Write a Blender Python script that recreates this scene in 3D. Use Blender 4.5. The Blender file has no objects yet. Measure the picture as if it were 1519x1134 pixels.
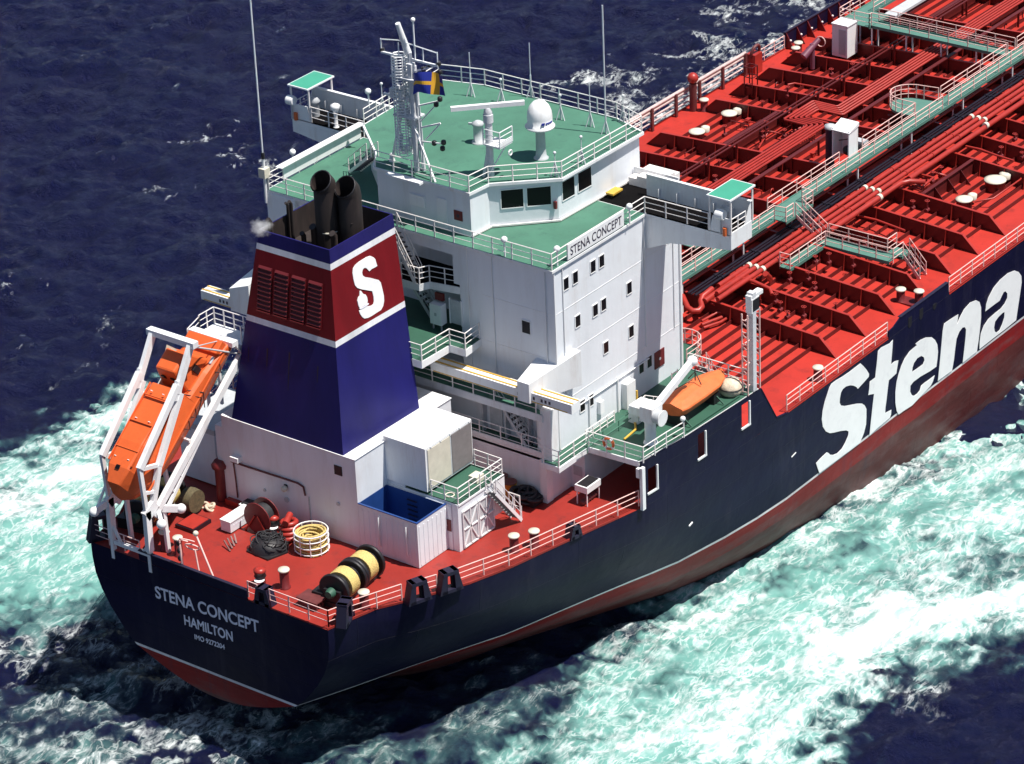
import bpy, math, random
import numpy as np
from mathutils import Vector, Matrix
random.seed(7); rng=np.random.default_rng(11)
S=bpy.context.scene; COL=S.collection
# ---------------- camera, sky, sun, exposure ----------------
CAM=(1.090334,0.039832,-0.928212,-114.754040,-115.841267,98.542764,5043.718139)
cd=bpy.data.cameras.new('camera'); cam=bpy.data.objects.new('camera',cd); COL.objects.link(cam)
cam.rotation_euler=CAM[0:3]; cam.location=CAM[3:6]
cd.sensor_fit='HORIZONTAL'; cd.sensor_width=36; cd.lens=36*CAM[6]/1519; cd.clip_start=1; cd.clip_end=9000
S.camera=cam
SUN=Vector((0.30,-1.05,2.7)).normalized()
w=bpy.data.worlds.new('World'); S.world=w; w.use_nodes=True
nt=w.node_tree; bg=nt.nodes['Background']; sky=nt.nodes.new('ShaderNodeTexSky'); sky.sky_type='NISHITA'; sky.sun_disc=False
sky.sun_elevation=math.asin(SUN.z); sky.sun_rotation=math.atan2(SUN.x,SUN.y); sky.air_density=1.0; sky.dust_density=0.4; sky.ozone_density=1.2
nt.links.new(sky.outputs[0],bg.inputs[0]); bg.inputs[1].default_value=0.062
sl=bpy.data.lights.new('sun','SUN'); sl.energy=5.0; sl.angle=math.radians(0.5); sl.color=(1,0.95,0.88)
so=bpy.data.objects.new('sun',sl); COL.objects.link(so); so.rotation_euler=SUN.to_track_quat('Z','Y').to_euler()
S.cycles.volume_bounces=6; S.view_settings.view_transform='Standard'; S.view_settings.look='None'; S.view_settings.exposure=0.5; S.view_settings.gamma=1
# ---------------- materials ----------------
def mat(name,col,rough=0.5,var=0.12,vs=1.2,dirt=None,damt=0.0,ds=0.8,streak=False,bump=0.0,bs=8,metal=0.0,spec=0.5,coat=0):
    m=bpy.data.materials.new(name); m.use_nodes=True; n=m.node_tree; b=n.nodes['Principled BSDF']
    b.inputs['Roughness'].default_value=rough; b.inputs['Metallic'].default_value=metal
    b.inputs['Specular IOR Level'].default_value=spec
    tc=n.nodes.new('ShaderNodeTexCoord'); src=tc.outputs['Object']
    if streak:
        mp=n.nodes.new('ShaderNodeMapping'); mp.inputs['Scale'].default_value=(1,1,0.18); n.links.new(src,mp.inputs[0]); src2=mp.outputs[0]
    else: src2=src
    no=n.nodes.new('ShaderNodeTexNoise'); no.inputs['Scale'].default_value=vs; no.inputs['Detail'].default_value=6; no.inputs['Roughness'].default_value=0.65
    n.links.new(src2,no.inputs['Vector'])
    cr=n.nodes.new('ShaderNodeValToRGB'); e=cr.color_ramp.elements
    e[0].position=0.3; e[1].position=0.7
    e[0].color=tuple(c*(1-var) for c in col)+(1,); e[1].color=tuple(min(1,c*(1+var)) for c in col)+(1,)
    n.links.new(no.outputs[0],cr.inputs[0]); out=cr.outputs[0]
    if dirt:
        n2=n.nodes.new('ShaderNodeTexNoise'); n2.inputs['Scale'].default_value=ds; n2.inputs['Detail'].default_value=9; n2.inputs['Roughness'].default_value=0.7
        n.links.new(src2,n2.inputs['Vector'])
        r2=n.nodes.new('ShaderNodeValToRGB'); r2.color_ramp.elements[0].position=0.52; r2.color_ramp.elements[1].position=0.72
        r2.color_ramp.elements[1].color=(damt,damt,damt,1); r2.color_ramp.elements[0].color=(0,0,0,1)
        n.links.new(n2.outputs[0],r2.inputs[0])
        mx=n.nodes.new('ShaderNodeMix'); mx.data_type='RGBA'; n.links.new(r2.outputs[0],mx.inputs[0]); n.links.new(out,mx.inputs[6]); mx.inputs[7].default_value=tuple(dirt)+(1,)
        out=mx.outputs[2]
    n.links.new(out,b.inputs['Base Color'])
    if bump:
        n3=n.nodes.new('ShaderNodeTexNoise'); n3.inputs['Scale'].default_value=bs; n3.inputs['Detail'].default_value=5; n.links.new(src,n3.inputs['Vector'])
        bp=n.nodes.new('ShaderNodeBump'); bp.inputs['Strength'].default_value=bump; bp.inputs['Distance'].default_value=0.05
        n.links.new(n3.outputs[0],bp.inputs['Height']); n.links.new(bp.outputs[0],b.inputs['Normal'])
    return m
WHITE=mat('white_paint',(0.78,0.79,0.80),0.45,0.06,0.9,(0.48,0.38,0.32),0.40,1.4,True,bump=.2,bs=2)
WHITE2=mat('white_house_paint',(0.73,0.76,0.80),0.5,0.06,0.6,(0.50,0.44,0.40),0.34,0.7,True,bump=0.35,bs=1.3)
RAILW=mat('rail_paint',(0.78,0.74,0.72),0.5,0.10,3)
RAILP=mat('rail_paint_worn',(0.78,0.50,0.46),0.5,0.15,3)
RED=mat('deck_red',(0.40,0.027,0.018),0.6,0.16,0.25,(0.22,0.020,0.016),0.85,0.9,bump=0.15,bs=5,spec=.3)
REDA=mat('aft_deck_red',(0.27,0.022,0.015),0.5,0.22,0.4,(0.13,0.018,0.016),0.9,0.8,bump=0.15,bs=5)
RED_SHADE=mat('girder_shade_red',(0.095,0.010,0.010),0.45,0.12,1.2,(0.16,0.02,0.018),0.5,1.0)  # deck red darkened so the girder webs carry their shade in the colour
REDP=mat('pipe_red',(0.34,0.027,0.019),0.4,0.14,1.5,(0.2,0.025,0.02),0.5,1.3)
DKRED=mat('dark_red',(0.14,0.014,0.016),0.5,0.2,2)
GREEN=mat('green_deck',(0.055,0.165,0.112),0.7,0.16,0.35,(0.04,0.115,0.085),0.9,1.1,bump=0.1)
GREEN1=mat('green_boat_deck',(0.028,0.095,0.062),0.6,0.14,0.5,(0.02,0.075,0.05),0.7,0.5)
GRAIL=mat('green_grating',(0.075,0.185,0.15),0.6,0.10,2)
CANO=mat('canopy_green',(0.05,0.30,0.20),0.5,0.06,1)
BLACK=mat('black_deck_paint',(0.003,0.0025,0.003),0.9,0.3,1,spec=.1)
SOOT=mat('soot_steel',(0.026,0.019,0.018),0.6,0.35,1.5,(0.075,0.05,0.045),0.6,1.0,True)
DARK=mat('dark_machinery',(0.012,0.011,0.014),0.5,0.3,2)
NAVY=mat('navy_fairlead',(0.012,0.010,0.030),0.5,0.2,2)
BLUE=mat('tank_blue',(0.012,0.05,0.20),0.5,0.15,1)
GLASS=mat('window_glass',(0.004,0.004,0.006),0.3,0.1,1,spec=.25)
ORANGE=mat('lifeboat_orange',(0.66,0.11,0.022),0.5,0.10,1.2,(0.42,0.075,0.02),0.7,1.2,bump=.3,bs=2.5)
ORANGE2=mat('rescue_orange',(0.66,0.14,0.035),0.6,0.12,1.6,(0.5,0.10,0.03),0.5,2,bump=.4,bs=3)
GREY=mat('grey_paint',(0.45,0.47,0.49),0.5,0.12,2)
MGREY=mat('mast_grey',(0.60,0.61,0.64),0.5,0.12,2,(0.25,0.22,0.2),0.5,2)
CREAM=mat('cream_paint',(0.62,0.58,0.48),0.5,0.1,1.5)
ROPE=mat('yellow_rope',(0.60,0.45,0.16),0.8,0.35,14,bump=0.8,bs=20)
BROPE=mat('black_rope',(0.018,0.018,0.022),0.7,0.5,8)
YEL=mat('yellow_paint',(0.60,0.36,0.05),0.5,0.12,2)
BLKP=mat('black_pipe',(0.009,0.006,0.012),0.35,0.4,2)
BROWN=mat('brown_steel',(0.12,0.03,0.03),0.5,0.3,2)
TAN=mat('canvas_tan',(0.60,0.50,0.38),0.7,0.35,2.5,bump=0.5,bs=5)
FBLUE=mat('flag_blue',(0.015,0.03,0.30),0.7,0.05,2)
FYEL=mat('flag_yellow',(0.80,0.42,0.03),0.7,0.05,2)
LETW=mat('lettering_white',(0.82,0.82,0.82),0.5,0.03,1,(0.45,0.45,0.5),0.25,1.2)
LETG=mat('lettering_grey',(0.78,0.76,0.84),0.5,0.1,2)
LETK=mat('lettering_dark',(0.03,0.02,0.04),0.5,0.1,2)
def zbands(name,bands,rough=0.45,weather=None):
    # bands: list of (z_upper_limit, colour) from low to high
    m=bpy.data.materials.new(name); m.use_nodes=True; n=m.node_tree; b=n.nodes['Principled BSDF']; b.inputs['Roughness'].default_value=rough; b.inputs['Specular IOR Level'].default_value=.18
    tc=n.nodes.new('ShaderNodeTexCoord'); sp=n.nodes.new('ShaderNodeSeparateXYZ'); n.links.new(tc.outputs['Object'],sp.inputs[0])
    z0=bands[0][0]-5; z1=bands[-1][0]
    mr=n.nodes.new('ShaderNodeMapRange'); mr.inputs[1].default_value=z0; mr.inputs[2].default_value=z1; n.links.new(sp.outputs[2],mr.inputs[0])
    cr=n.nodes.new('ShaderNodeValToRGB'); cr.color_ramp.interpolation='CONSTANT'; el=cr.color_ramp.elements
    el[0].position=0; el[0].color=tuple(bands[0][1])+(1,); el.remove(el[1])
    prev=bands[0][0]
    for zt,c in bands[1:]:
        e=el.new((prev-z0)/(z1-z0)); e.color=tuple(c)+(1,); prev=zt
    n.links.new(mr.outputs[0],cr.inputs[0])
    no=n.nodes.new('ShaderNodeTexNoise'); no.inputs['Scale'].default_value=0.35; no.inputs['Detail'].default_value=8; no.inputs['Roughness'].default_value=0.68
    mp=n.nodes.new('ShaderNodeMapping'); mp.inputs['Scale'].default_value=weather or (1,1,1); n.links.new(tc.outputs['Object'],mp.inputs[0]); n.links.new(mp.outputs[0],no.inputs['Vector'])
    r2=n.nodes.new('ShaderNodeValToRGB'); r2.color_ramp.elements[0].position=0.35; r2.color_ramp.elements[1].position=0.7
    r2.color_ramp.elements[0].color=(0.72,0.72,0.74,1); r2.color_ramp.elements[1].color=(1.2,1.2,1.2,1)
    n.links.new(no.outputs[0],r2.inputs[0])
    mx=n.nodes.new('ShaderNodeMix'); mx.data_type='RGBA'; mx.blend_type='MULTIPLY'; mx.inputs[0].default_value=1; n.links.new(cr.outputs[0],mx.inputs[6]); n.links.new(r2.outputs[0],mx.inputs[7])
    n.links.new(mx.outputs[2],b.inputs['Base Color'])
    return m,n,b,mx,tc,sp
HULL,_n,_b,_mx,_tc,_sp=zbands('hull_paint',[(-7.4,(0.105,0.026,0.024)),(-6.13,(0.22,0.015,0.015)),(-5.9,(0.72,0.70,0.70)),(9,(0.0055,0.0052,0.027))],0.5,(0.35,0.35,1.1))
# scuffed grey-red weathering of the boot topping and scratched plating
_n2=_n.nodes.new('ShaderNodeTexNoise'); _n2.inputs['Scale'].default_value=0.55; _n2.inputs['Detail'].default_value=10; _n2.inputs['Roughness'].default_value=0.72
_mp=_n.nodes.new('ShaderNodeMapping'); _mp.inputs['Scale'].default_value=(0.28,0.28,1.3); _mp.inputs['Rotation'].default_value=(0,0.12,0); _n.links.new(_tc.outputs['Object'],_mp.inputs[0]); _n.links.new(_mp.outputs[0],_n2.inputs['Vector'])
_r=_n.nodes.new('ShaderNodeValToRGB'); _r.color_ramp.elements[0].position=0.45; _r.color_ramp.elements[1].position=0.68; _r.color_ramp.elements[0].color=(0,0,0,1)
_n.links.new(_n2.outputs[0],_r.inputs[0])
_m1=_n.nodes.new('ShaderNodeMath'); _m1.operation='LESS_THAN'; _n.links.new(_sp.outputs[2],_m1.inputs[0]); _m1.inputs[1].default_value=-6.7
_m2=_n.nodes.new('ShaderNodeMath'); _m2.operation='MULTIPLY'; _n.links.new(_m1.outputs[0],_m2.inputs[0]); _n.links.new(_r.outputs[0],_m2.inputs[1])
_m3=_n.nodes.new('ShaderNodeMath'); _m3.operation='MULTIPLY'; _n.links.new(_m2.outputs[0],_m3.inputs[0]); _m3.inputs[1].default_value=0.75
_x=_n.nodes.new('ShaderNodeMix'); _x.data_type='RGBA'; _n.links.new(_m3.outputs[0],_x.inputs[0]); _n.links.new(_mx.outputs[2],_x.inputs[6]); _x.inputs[7].default_value=(0.13,0.085,0.085,1)
_rn=_n.nodes.new('ShaderNodeTexNoise'); _rn.inputs['Scale'].default_value=1.0; _rn.inputs['Detail'].default_value=9; _rn.inputs['Roughness'].default_value=.75
_rm=_n.nodes.new('ShaderNodeMapping'); _rm.inputs['Scale'].default_value=(1.1,1.1,.10); _n.links.new(_tc.outputs['Object'],_rm.inputs[0]); _n.links.new(_rm.outputs[0],_rn.inputs['Vector'])
_rr=_n.nodes.new('ShaderNodeValToRGB'); _rr.color_ramp.elements[0].position=.54; _rr.color_ramp.elements[1].position=.80; _rr.color_ramp.elements[1].color=(.6,.6,.6,1); _n.links.new(_rn.outputs[0],_rr.inputs[0])
_y=_n.nodes.new('ShaderNodeMix'); _y.data_type='RGBA'; _n.links.new(_rr.outputs[0],_y.inputs[0]); _n.links.new(_x.outputs[2],_y.inputs[6]); _y.inputs[7].default_value=(.035,.032,.052,1)
_n.links.new(_y.outputs[2],_b.inputs['Base Color'])
_bk=_n.nodes.new('ShaderNodeTexBrick'); _bk.inputs['Scale'].default_value=1.0; _bk.inputs['Mortar Size'].default_value=.02; _bk.inputs['Brick Width'].default_value=7.0; _bk.inputs['Row Height'].default_value=2.1; _bk.inputs['Mortar Smooth'].default_value=.6
_bc=_n.nodes.new('ShaderNodeCombineXYZ'); _n.links.new(_sp.outputs[0],_bc.inputs[0]); _n.links.new(_sp.outputs[2],_bc.inputs[1]); _n.links.new(_bc.outputs[0],_bk.inputs['Vector'])
_b2=_n.nodes.new('ShaderNodeTexNoise'); _b2.inputs['Scale'].default_value=.45; _b2.inputs['Detail'].default_value=3; _n.links.new(_tc.outputs['Object'],_b2.inputs['Vector'])
_ma=_n.nodes.new('ShaderNodeMath'); _ma.operation='MULTIPLY_ADD'; _n.links.new(_bk.outputs['Fac'],_ma.inputs[0]); _ma.inputs[1].default_value=.25; _n.links.new(_b2.outputs[0],_ma.inputs[2])
_bp=_n.nodes.new('ShaderNodeBump'); _bp.inputs['Strength'].default_value=.9; _bp.inputs['Distance'].default_value=.12; _n.links.new(_ma.outputs[0],_bp.inputs['Height']); _n.links.new(_bp.outputs[0],_b.inputs['Normal'])
FUNNEL=zbands('funnel_paint',[(12.02,(0.013,0.012,0.110)),(12.38,(0.74,0.74,0.76)),(16.38,(0.17,0.008,0.012)),(16.78,(0.74,0.74,0.76)),(30,(0.016,0.013,0.10))],0.42,(1,1,0.3))[0]
# ---------------- mesh helpers ----------------
class MB:
    def __init__(s): s.v=[]; s.f=[]; s.m=[]; s.mats=[]; s.cur=0; s.sm=[]; s.smooth=False
    def use(s,m):
        if m not in s.mats: s.mats.append(m)
        s.cur=s.mats.index(m); return s
    def add(s,vs,fs):
        o=len(s.v); s.v+= [tuple(x) for x in vs]
        for f in fs: s.f.append(tuple(i+o for i in f)); s.m.append(s.cur); s.sm.append(s.smooth)
        return s
    def box(s,x0,x1,y0,y1,z0,z1):
        return s.prism([(x0,y0),(x1,y0),(x1,y1),(x0,y1)],z0,z1)
    def prism(s,poly,z0,z1,dx=0,dy=0):
        n=len(poly); a=sum(poly[i][0]*poly[(i+1)%n][1]-poly[(i+1)%n][0]*poly[i][1] for i in range(n))
        if a<0: poly=poly[::-1]
        vs=[(x,y,z0) for x,y in poly]+[(x+dx,y+dy,z1) for x,y in poly]
        return s.add(vs,[tuple(range(n))[::-1],tuple(range(n,2*n))]+[(i,(i+1)%n,n+(i+1)%n,n+i) for i in range(n)])
    def hexa(s,c):  # 8 corners: bottom 4, top 4
        return s.add(c,[(3,2,1,0),(4,5,6,7),(0,1,5,4),(1,2,6,5),(2,3,7,6),(3,0,4,7)])
    def xprism(s,poly,x0,x1):  # poly in (y,z)
        n=len(poly); vs=[(x0,y,z) for y,z in poly]+[(x1,y,z) for y,z in poly]
        return s.add(vs,[tuple(range(n)),tuple(range(n,2*n))[::-1]]+[(i,n+i,n+(i+1)%n,(i+1)%n) for i in range(n)])
    def yprism(s,poly,y0,y1):  # poly in (x,z)
        n=len(poly); vs=[(x,y0,z) for x,z in poly]+[(x,y1,z) for x,z in poly]
        return s.add(vs,[tuple(range(n)),tuple(range(n,2*n))[::-1]]+[(i,n+i,n+(i+1)%n,(i+1)%n) for i in range(n)])
    def bar(s,p,q,w,h=None,up=(0,0,1)):
        p=Vector(p); q=Vector(q); h=h or w; d=(q-p).normalized(); u=Vector(up)
        if abs(d.dot(u))>0.98: u=Vector((1,0,0))
        a=d.cross(u).normalized()*w/2; b=a.cross(d).normalized()*h/2
        return s.hexa([p-a-b,q-a-b,q+a-b,p+a-b,p-a+b,q-a+b,q+a+b,p+a+b])
    def tube(s,pts,r,n=8,cap=True,r2=None):
        pts=[Vector(p) for p in pts]; N=len(pts); rings=[]; sm=s.smooth; s.smooth=n>5
        prev=None
        for i,p in enumerate(pts):
            d=(pts[min(i+1,N-1)]-pts[max(i-1,0)]).normalized()
            if prev is None:
                a=d.cross(Vector((0,0,1)));
                if a.length<0.05: a=d.cross(Vector((1,0,0)))
            else: a=prev-d*prev.dot(d)
            a.normalize(); prev=a.copy(); b=d.cross(a)
            rr=r if r2 is None else r+(r2-r)*i/(N-1)
            rings.append([p+(a*math.cos(2*math.pi*k/n)+b*math.sin(2*math.pi*k/n))*rr for k in range(n)])
        vs=[v for g in rings for v in g]; fs=[]
        for i in range(N-1):
            for k in range(n): fs.append((i*n+k,i*n+(k+1)%n,(i+1)*n+(k+1)%n,(i+1)*n+k))
        s.add(vs,fs)
        if cap: s.smooth=False; s.add(rings[0],[tuple(range(n))[::-1]]); s.add(rings[-1],[tuple(range(n))])
        s.smooth=sm; return s
    def lathe(s,c,prof,n=20,axis='z',sm=True):
        rings=[]; c=Vector(c)
        for r,h in prof:
            g=[]
            for k in range(n):
                a=2*math.pi*k/n; x=r*math.cos(a); y=r*math.sin(a)
                g.append(c+(Vector((x,y,h)) if axis=='z' else Vector((h,x,y)) if axis=='x' else Vector((x,h,y))))
            rings.append(g)
        vs=[v for g in rings for v in g]; fs=[]
        for i in range(len(prof)-1):
            for k in range(n):
                f=(i*n+k,i*n+(k+1)%n,(i+1)*n+(k+1)%n,(i+1)*n+k); fs.append(f if axis!='y' else f[::-1])
        o=s.smooth; s.smooth=sm; s.add(vs,fs); s.smooth=o
        if prof[0][0]>0.001: s.add(rings[0],[tuple(range(n))[::-1]])
        if prof[-1][0]>0.001: s.add(rings[-1],[tuple(range(n))])
        return s
    def torus(s,c,R,r,ax=(0,0,1),n=20,m=8,a0=0,a1=2*math.pi):
        ax=Vector(ax).normalized(); u=ax.orthogonal().normalized(); v=ax.cross(u); c=Vector(c)
        full=abs(a1-a0-2*math.pi)<1e-6
        pts=[c+(u*math.cos(a0+(a1-a0)*k/n)+v*math.sin(a0+(a1-a0)*k/n))*R for k in range(n+1)]
        return s.tube(pts,r,m,cap=not full)
    def sphere(s,c,r,n=12,sz=1.0):
        return s.lathe(c,[(max(1e-4,r*math.sin(math.pi*i/8)),-r*sz*math.cos(math.pi*i/8)) for i in range(9)],n)
    def poly(s,pts): return s.add(pts,[tuple(range(len(pts)))])
    def build(s,name,parent=None,origin=None):
        me=bpy.data.meshes.new(name); V=s.v
        o=bpy.data.objects.new(name,me)
        me.from_pydata(V,[],s.f); me.update()
        for m in s.mats: me.materials.append(m)
        me.polygons.foreach_set('material_index',s.m); me.polygons.foreach_set('use_smooth',s.sm)
        COL.objects.link(o)
        if parent is not None: o.parent=parent
        return o
def mb(m): return MB().use(m)
def tag(o,label=None,cat=None,group=None,kind=None):
    if label: o['label']=label
    if cat: o['category']=cat
    if group: o['group']=group
    if kind: o['kind']=kind
    return o
def thing(name,label,cat,group=None,loc=(0,0,0),rz=0):
    o=bpy.data.objects.new(name,None); COL.objects.link(o); o.location=loc; o.rotation_euler=(0,0,rz); o.empty_display_size=0.3
    return tag(o,label,cat,group)
def copy_thing(o,loc,rz=None,label=None):
    c=o.copy(); COL.objects.link(c); c.location=loc
    if rz is not None: c.rotation_euler=(0,0,rz)
    if label: c['label']=label
    for ch in list(o.children):
        d=ch.copy(); COL.objects.link(d); d.parent=c
        for g in list(ch.children):
            e=g.copy(); COL.objects.link(e); e.parent=d
    return c
def railing(path,m=None,h=1.05,sp=1.5,n=3,r=0.028,parent=None,name='railing',posts=True,b=None):
    own=b is None; b=b or mb(m or RAILW)
    if m: b.use(m)
    for a in range(len(path)-1):
        p=Vector(path[a]); q=Vector(path[a+1]); L=(q-p).length
        for k in range(n):
            z=Vector((0,0,h*(k+1)/n)); b.tube([p+z,q+z],r*(1.15 if k==n-1 else .85),5,cap=False)
        k=max(1,round(L/sp))
        for i in range(k+(1 if a==len(path)-2 else 0)):
            c=p.lerp(q,i/k); b.bar(c,c+Vector((0,0,h)),r*2.1)
    return b.build(name,parent) if own else b
def stairs(top,bot,w,side,m=RAILW,tm=None,rail=True,parent=None,name='stairs',b=None,step=0.25):
    own=b is None; b=b or mb(m); b.use(m)
    T=Vector(top); B=Vector(bot); s=Vector(side).normalized()*w/2
    for e in (-1,1):
        b.bar(T+s*e,B+s*e,0.06,0.2)
        if rail:
            for hh in (0.5,0.95): b.tube([T+s*e+Vector((0,0,hh)),B+s*e+Vector((0,0,hh))],0.025,5)
            for i in range(4):
                c=T.lerp(B,i/3)+s*e; b.bar(c,c+Vector((0,0,.95)),0.05)
    n=max(2,int(abs(T.z-B.z)/step)); d=(B-T); d.z=0; d=d.normalized() if d.length>0.01 else Vector((1,0,0))
    b.use(tm or m)
    for i in range(1,n):
        c=T.lerp(B,i/n); b.hexa([c-s-d*.11,c+s-d*.11,c+s+d*.11,c-s+d*.11]+[x+Vector((0,0,.03)) for x in (c-s-d*.11,c+s-d*.11,c+s+d*.11,c-s+d*.11)])
    return b.build(name,parent) if own else b
def text_mesh(txt,size,ext,m,name,parent,origin,xdir,ydir,bold=0.0,width=None,shear=0):
    cu=bpy.data.curves.new('t','FONT'); cu.body=txt; cu.size=size; cu.extrude=ext; cu.offset=bold; cu.shear=shear
    ob=bpy.data.objects.new('t',cu); COL.objects.link(ob); bpy.context.view_layer.update()
    dg=bpy.context.evaluated_depsgraph_get(); me=bpy.data.meshes.new_from_object(ob.evaluated_get(dg)); bpy.data.objects.remove(ob)
    X=Vector(xdir).normalized(); Y=Vector(ydir).normalized(); N=X.cross(Y); o=Vector(origin)
    xs=[v.co.x for v in me.vertices]; k=(width/(max(xs)-min(xs))) if width else 1; x0=min(xs)
    for v in me.vertices:
        c=v.co.copy(); v.co=o+X*((c.x-x0)*k)+Y*c.y+N*c.z
    me.materials.clear(); me.materials.append(m); me.name=name
    ob=bpy.data.objects.new(name,me); COL.objects.link(ob); ob.parent=parent
    return ob
def slab_poly(b,pts,n,t):
    # thin plate from a 3-D outline, thickness t along n (fan-safe through ngon)
    n=Vector(n).normalized()*t; N=len(pts); v=[Vector(p) for p in pts]
    return b.add(v+[p+n for p in v],[tuple(range(N)),tuple(range(N,2*N))]+[(i,(i+1)%N,N+(i+1)%N,N+i) for i in range(N)])
# ================= SHIP =================
ship=thing('tanker_ship','large red decked tanker with navy hull and white deckhouse steaming through foam','ship')
# hull stations
HX=[5.1,8.3,10.4,13.35,16.1,19.2,22.2,26,30,37,140,152,162,171,178,182]
HD=[8.95,9.75,10.95,12.35,13.2,13.85,14.5,15.35,15.75,16.1,16.1,15.2,13,9.6,5.5,1.0]
H6X=[5.1,8,11.5,15.5,18,21.6,25.5,29.7,35.5,40,140,152,162,171,178,182]
H6=[6.1,7.3,8.6,10.2,11.25,12.2,13.3,14.7,15.75,16.05,16.1,14.9,12,8,3.8,.6]
PX=[5.1,10,15,20,24.6,27.6,32.5,38,47,54,140,160,182]; PP=[.8,1.2,2.2,4.2,4.6,3.7,2.05,1.3,.42,.15,.15,.6,.8]
KX=[5.1,9,13,18,25,182]; KZ=[7.6,8.6,10,12.5,16,16]
def cen(x): return 0.45*max(0,1-(x-5.1)/20)
def deckhalf(x): return float(np.interp(x,HX,HD))
def section(x,side):
    d=deckhalf(x); h6=float(np.interp(x,H6X,H6)); p=float(np.interp(x,PX,PP)); k=float(np.interp(x,KX,KZ)); c=cen(x)
    pts=[(d,0.0),(d*.999+(h6-d)*.0,-1.0)]
    for z in (-2,-3,-4,-5,-5.5,-6.0):
        t=(-z-1)/5; pts.append((d+(h6-d)*t**1.9,z))
    w_=min(1,max(0,(x-15)/13)); w_=w_*w_*(3-2*w_)
    for i in range(1,11):
        a=i/10*math.pi/2; yy=(h6*math.cos(a)**p)*w_+(1-w_)*h6*(1-i/10); pts.append((yy if i<10 else 0.0,-6-(k-6)*math.sin(a)))
    return [(x,c+side*y,z) for y,z in pts]
xs=sorted(set([5.1,6,7,8.3,9.4,10.4,12,13.35,14.7,16.1,17.6,19.2,20.7,22.2,24,26,28,30,32,34,37,40,44,50,60,80,110,140,146,152,157,162,167,171,175,178,180,182]))
b=mb(HULL); b.smooth=True; n=18
for sd in (-1,1):
    V=[p for x in xs for p in section(x,sd)]; F=[]
    for i in range(len(xs)-1):
        for k in range(n-1):
            f=(i*n+k,(i+1)*n+k,(i+1)*n+k+1,i*n+k+1); F.append(f if sd==1 else f[::-1])
    b.add(V,F)
b.smooth=False
A=section(5.1,-1); B_=section(5.1,1)[::-1]
b.add(A+B_[1:],[tuple(range(len(A)+len(B_)-1))])
hull=b.build('hull',ship)
# poop side shell between main deck and boat deck with three real openings (both sides)
def edge(x,sd,z): return (x,cen(x)+sd*deckhalf(x),z)
OPEN=[(26.25,27.05,0.75,2.35),(30.85,31.55,1.0,2.65),(35.2,35.95,1.15,2.75)]
for sd in (-1,1):
    b=mb(HULL)
    for dy in (0,-sd*0.08):
        X=sorted(set([25.7,26.25,27.05,28.5,30,30.85,31.55,33,34,35.2,35.95,37.2]))
        for i in range(len(X)-1):
            a,c=X[i],X[i+1]; o=[q for q in OPEN if abs(q[0]-a)<.01]
            rows=[(0,3.02)] if not o else [(0,o[0][2]),(o[0][3],3.02)]
            for z0,z1 in rows:
                P=[edge(a,sd,z0),edge(c,sd,z0),edge(c,sd,z1),edge(a,sd,z1)]; P=[(p[0],p[1]+dy,p[2]) for p in P]
                b.poly(P if sd<0 else P[::-1])
        P=[(37.2,sd*16.1+dy,0),(38.3,sd*16.1+dy,0),(39.9,sd*16.1+dy,0.02),(38.9,sd*16.1+dy,0.25),(37.2,sd*16.1+dy,3.02)]
        b.poly(P if sd<0 else P[::-1])
    b.bar((37.2,sd*16.06,3.02),(38.9,sd*16.06,0.25),0.14,0.05); b.bar((38.9,sd*16.06,0.25),(40.2,sd*16.06,0.03),0.14,0.05)
    b.build('side_shell',ship)
    for x0,x1,z0,z1 in OPEN:
        b=mb(WHITE)
        p0=edge(x1,sd,z0); p1=edge(x1,sd,z1); b.bar((p0[0],p0[1]+sd*.03,p0[2]),(p1[0],p1[1]+sd*.03,p1[2]),0.11,0.10,up=(0,1,0))
        q0=edge(x0,sd,z0); b.bar((q0[0]-.1,q0[1]+sd*.03,z0),(p0[0]+.08,p0[1]+sd*.03,z0),0.12,0.09,up=(0,1,0))
        b.build('port_trim',ship)
# aft main deck
b=mb(REDA); dx=[x for x in xs if x<=40]
P=[(x,cen(x)-deckhalf(x)+.005,0.012) for x in dx]+[(x,cen(x)+deckhalf(x)-.005,0.012) for x in dx[::-1]]
b.poly(P); b.build('aft_deck',ship)
# cambered cargo deck
b=mb(RED); ys=[-16.09,-14.8,-10,-5,0,5,10,14.8,16.09]
def camz(y): return 0.016+max(0,0.05*(14.7-abs(y)))
X=list(range(40,141,10))
V=[(x,y,camz(y)) for x in X for y in ys]; b.add(V,[(i*9+k,(i+1)*9+k,(i+1)*9+k+1,i*9+k+1) for i in range(len(X)-1) for k in range(8)])
V=[(37.25,y,camz(y)) for y in ys]+[(40,y,camz(y)) for y in ys]; b.add(V,[(k,9+k,10+k,k+1) for k in range(8)])
fx=[140,152,162,171,178,182]; b.poly([(x,-deckhalf(x),.02) for x in fx]+[(x,deckhalf(x),.02) for x in fx[::-1]])
b.build('cargo_deck',ship)
# gunwale lips along the deck edge
b=mb(REDA)
for sd in (-1,1):
    b2=[x for x in xs if x<=25.5]
    for i in range(len(b2)-1): b.bar((b2[i],cen(b2[i])+sd*(deckhalf(b2[i])-.05),.06),(b2[i+1],cen(b2[i+1])+sd*(deckhalf(b2[i+1])-.05),.06),.07,.14)
    b.bar((40,sd*16.02,.07),(52,sd*16.02,.07),.08,.16); b.bar((59.6,sd*16.02,.07),(140,sd*16.02,.07),.08,.16)
b.build('gunwale_bar',ship)
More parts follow.
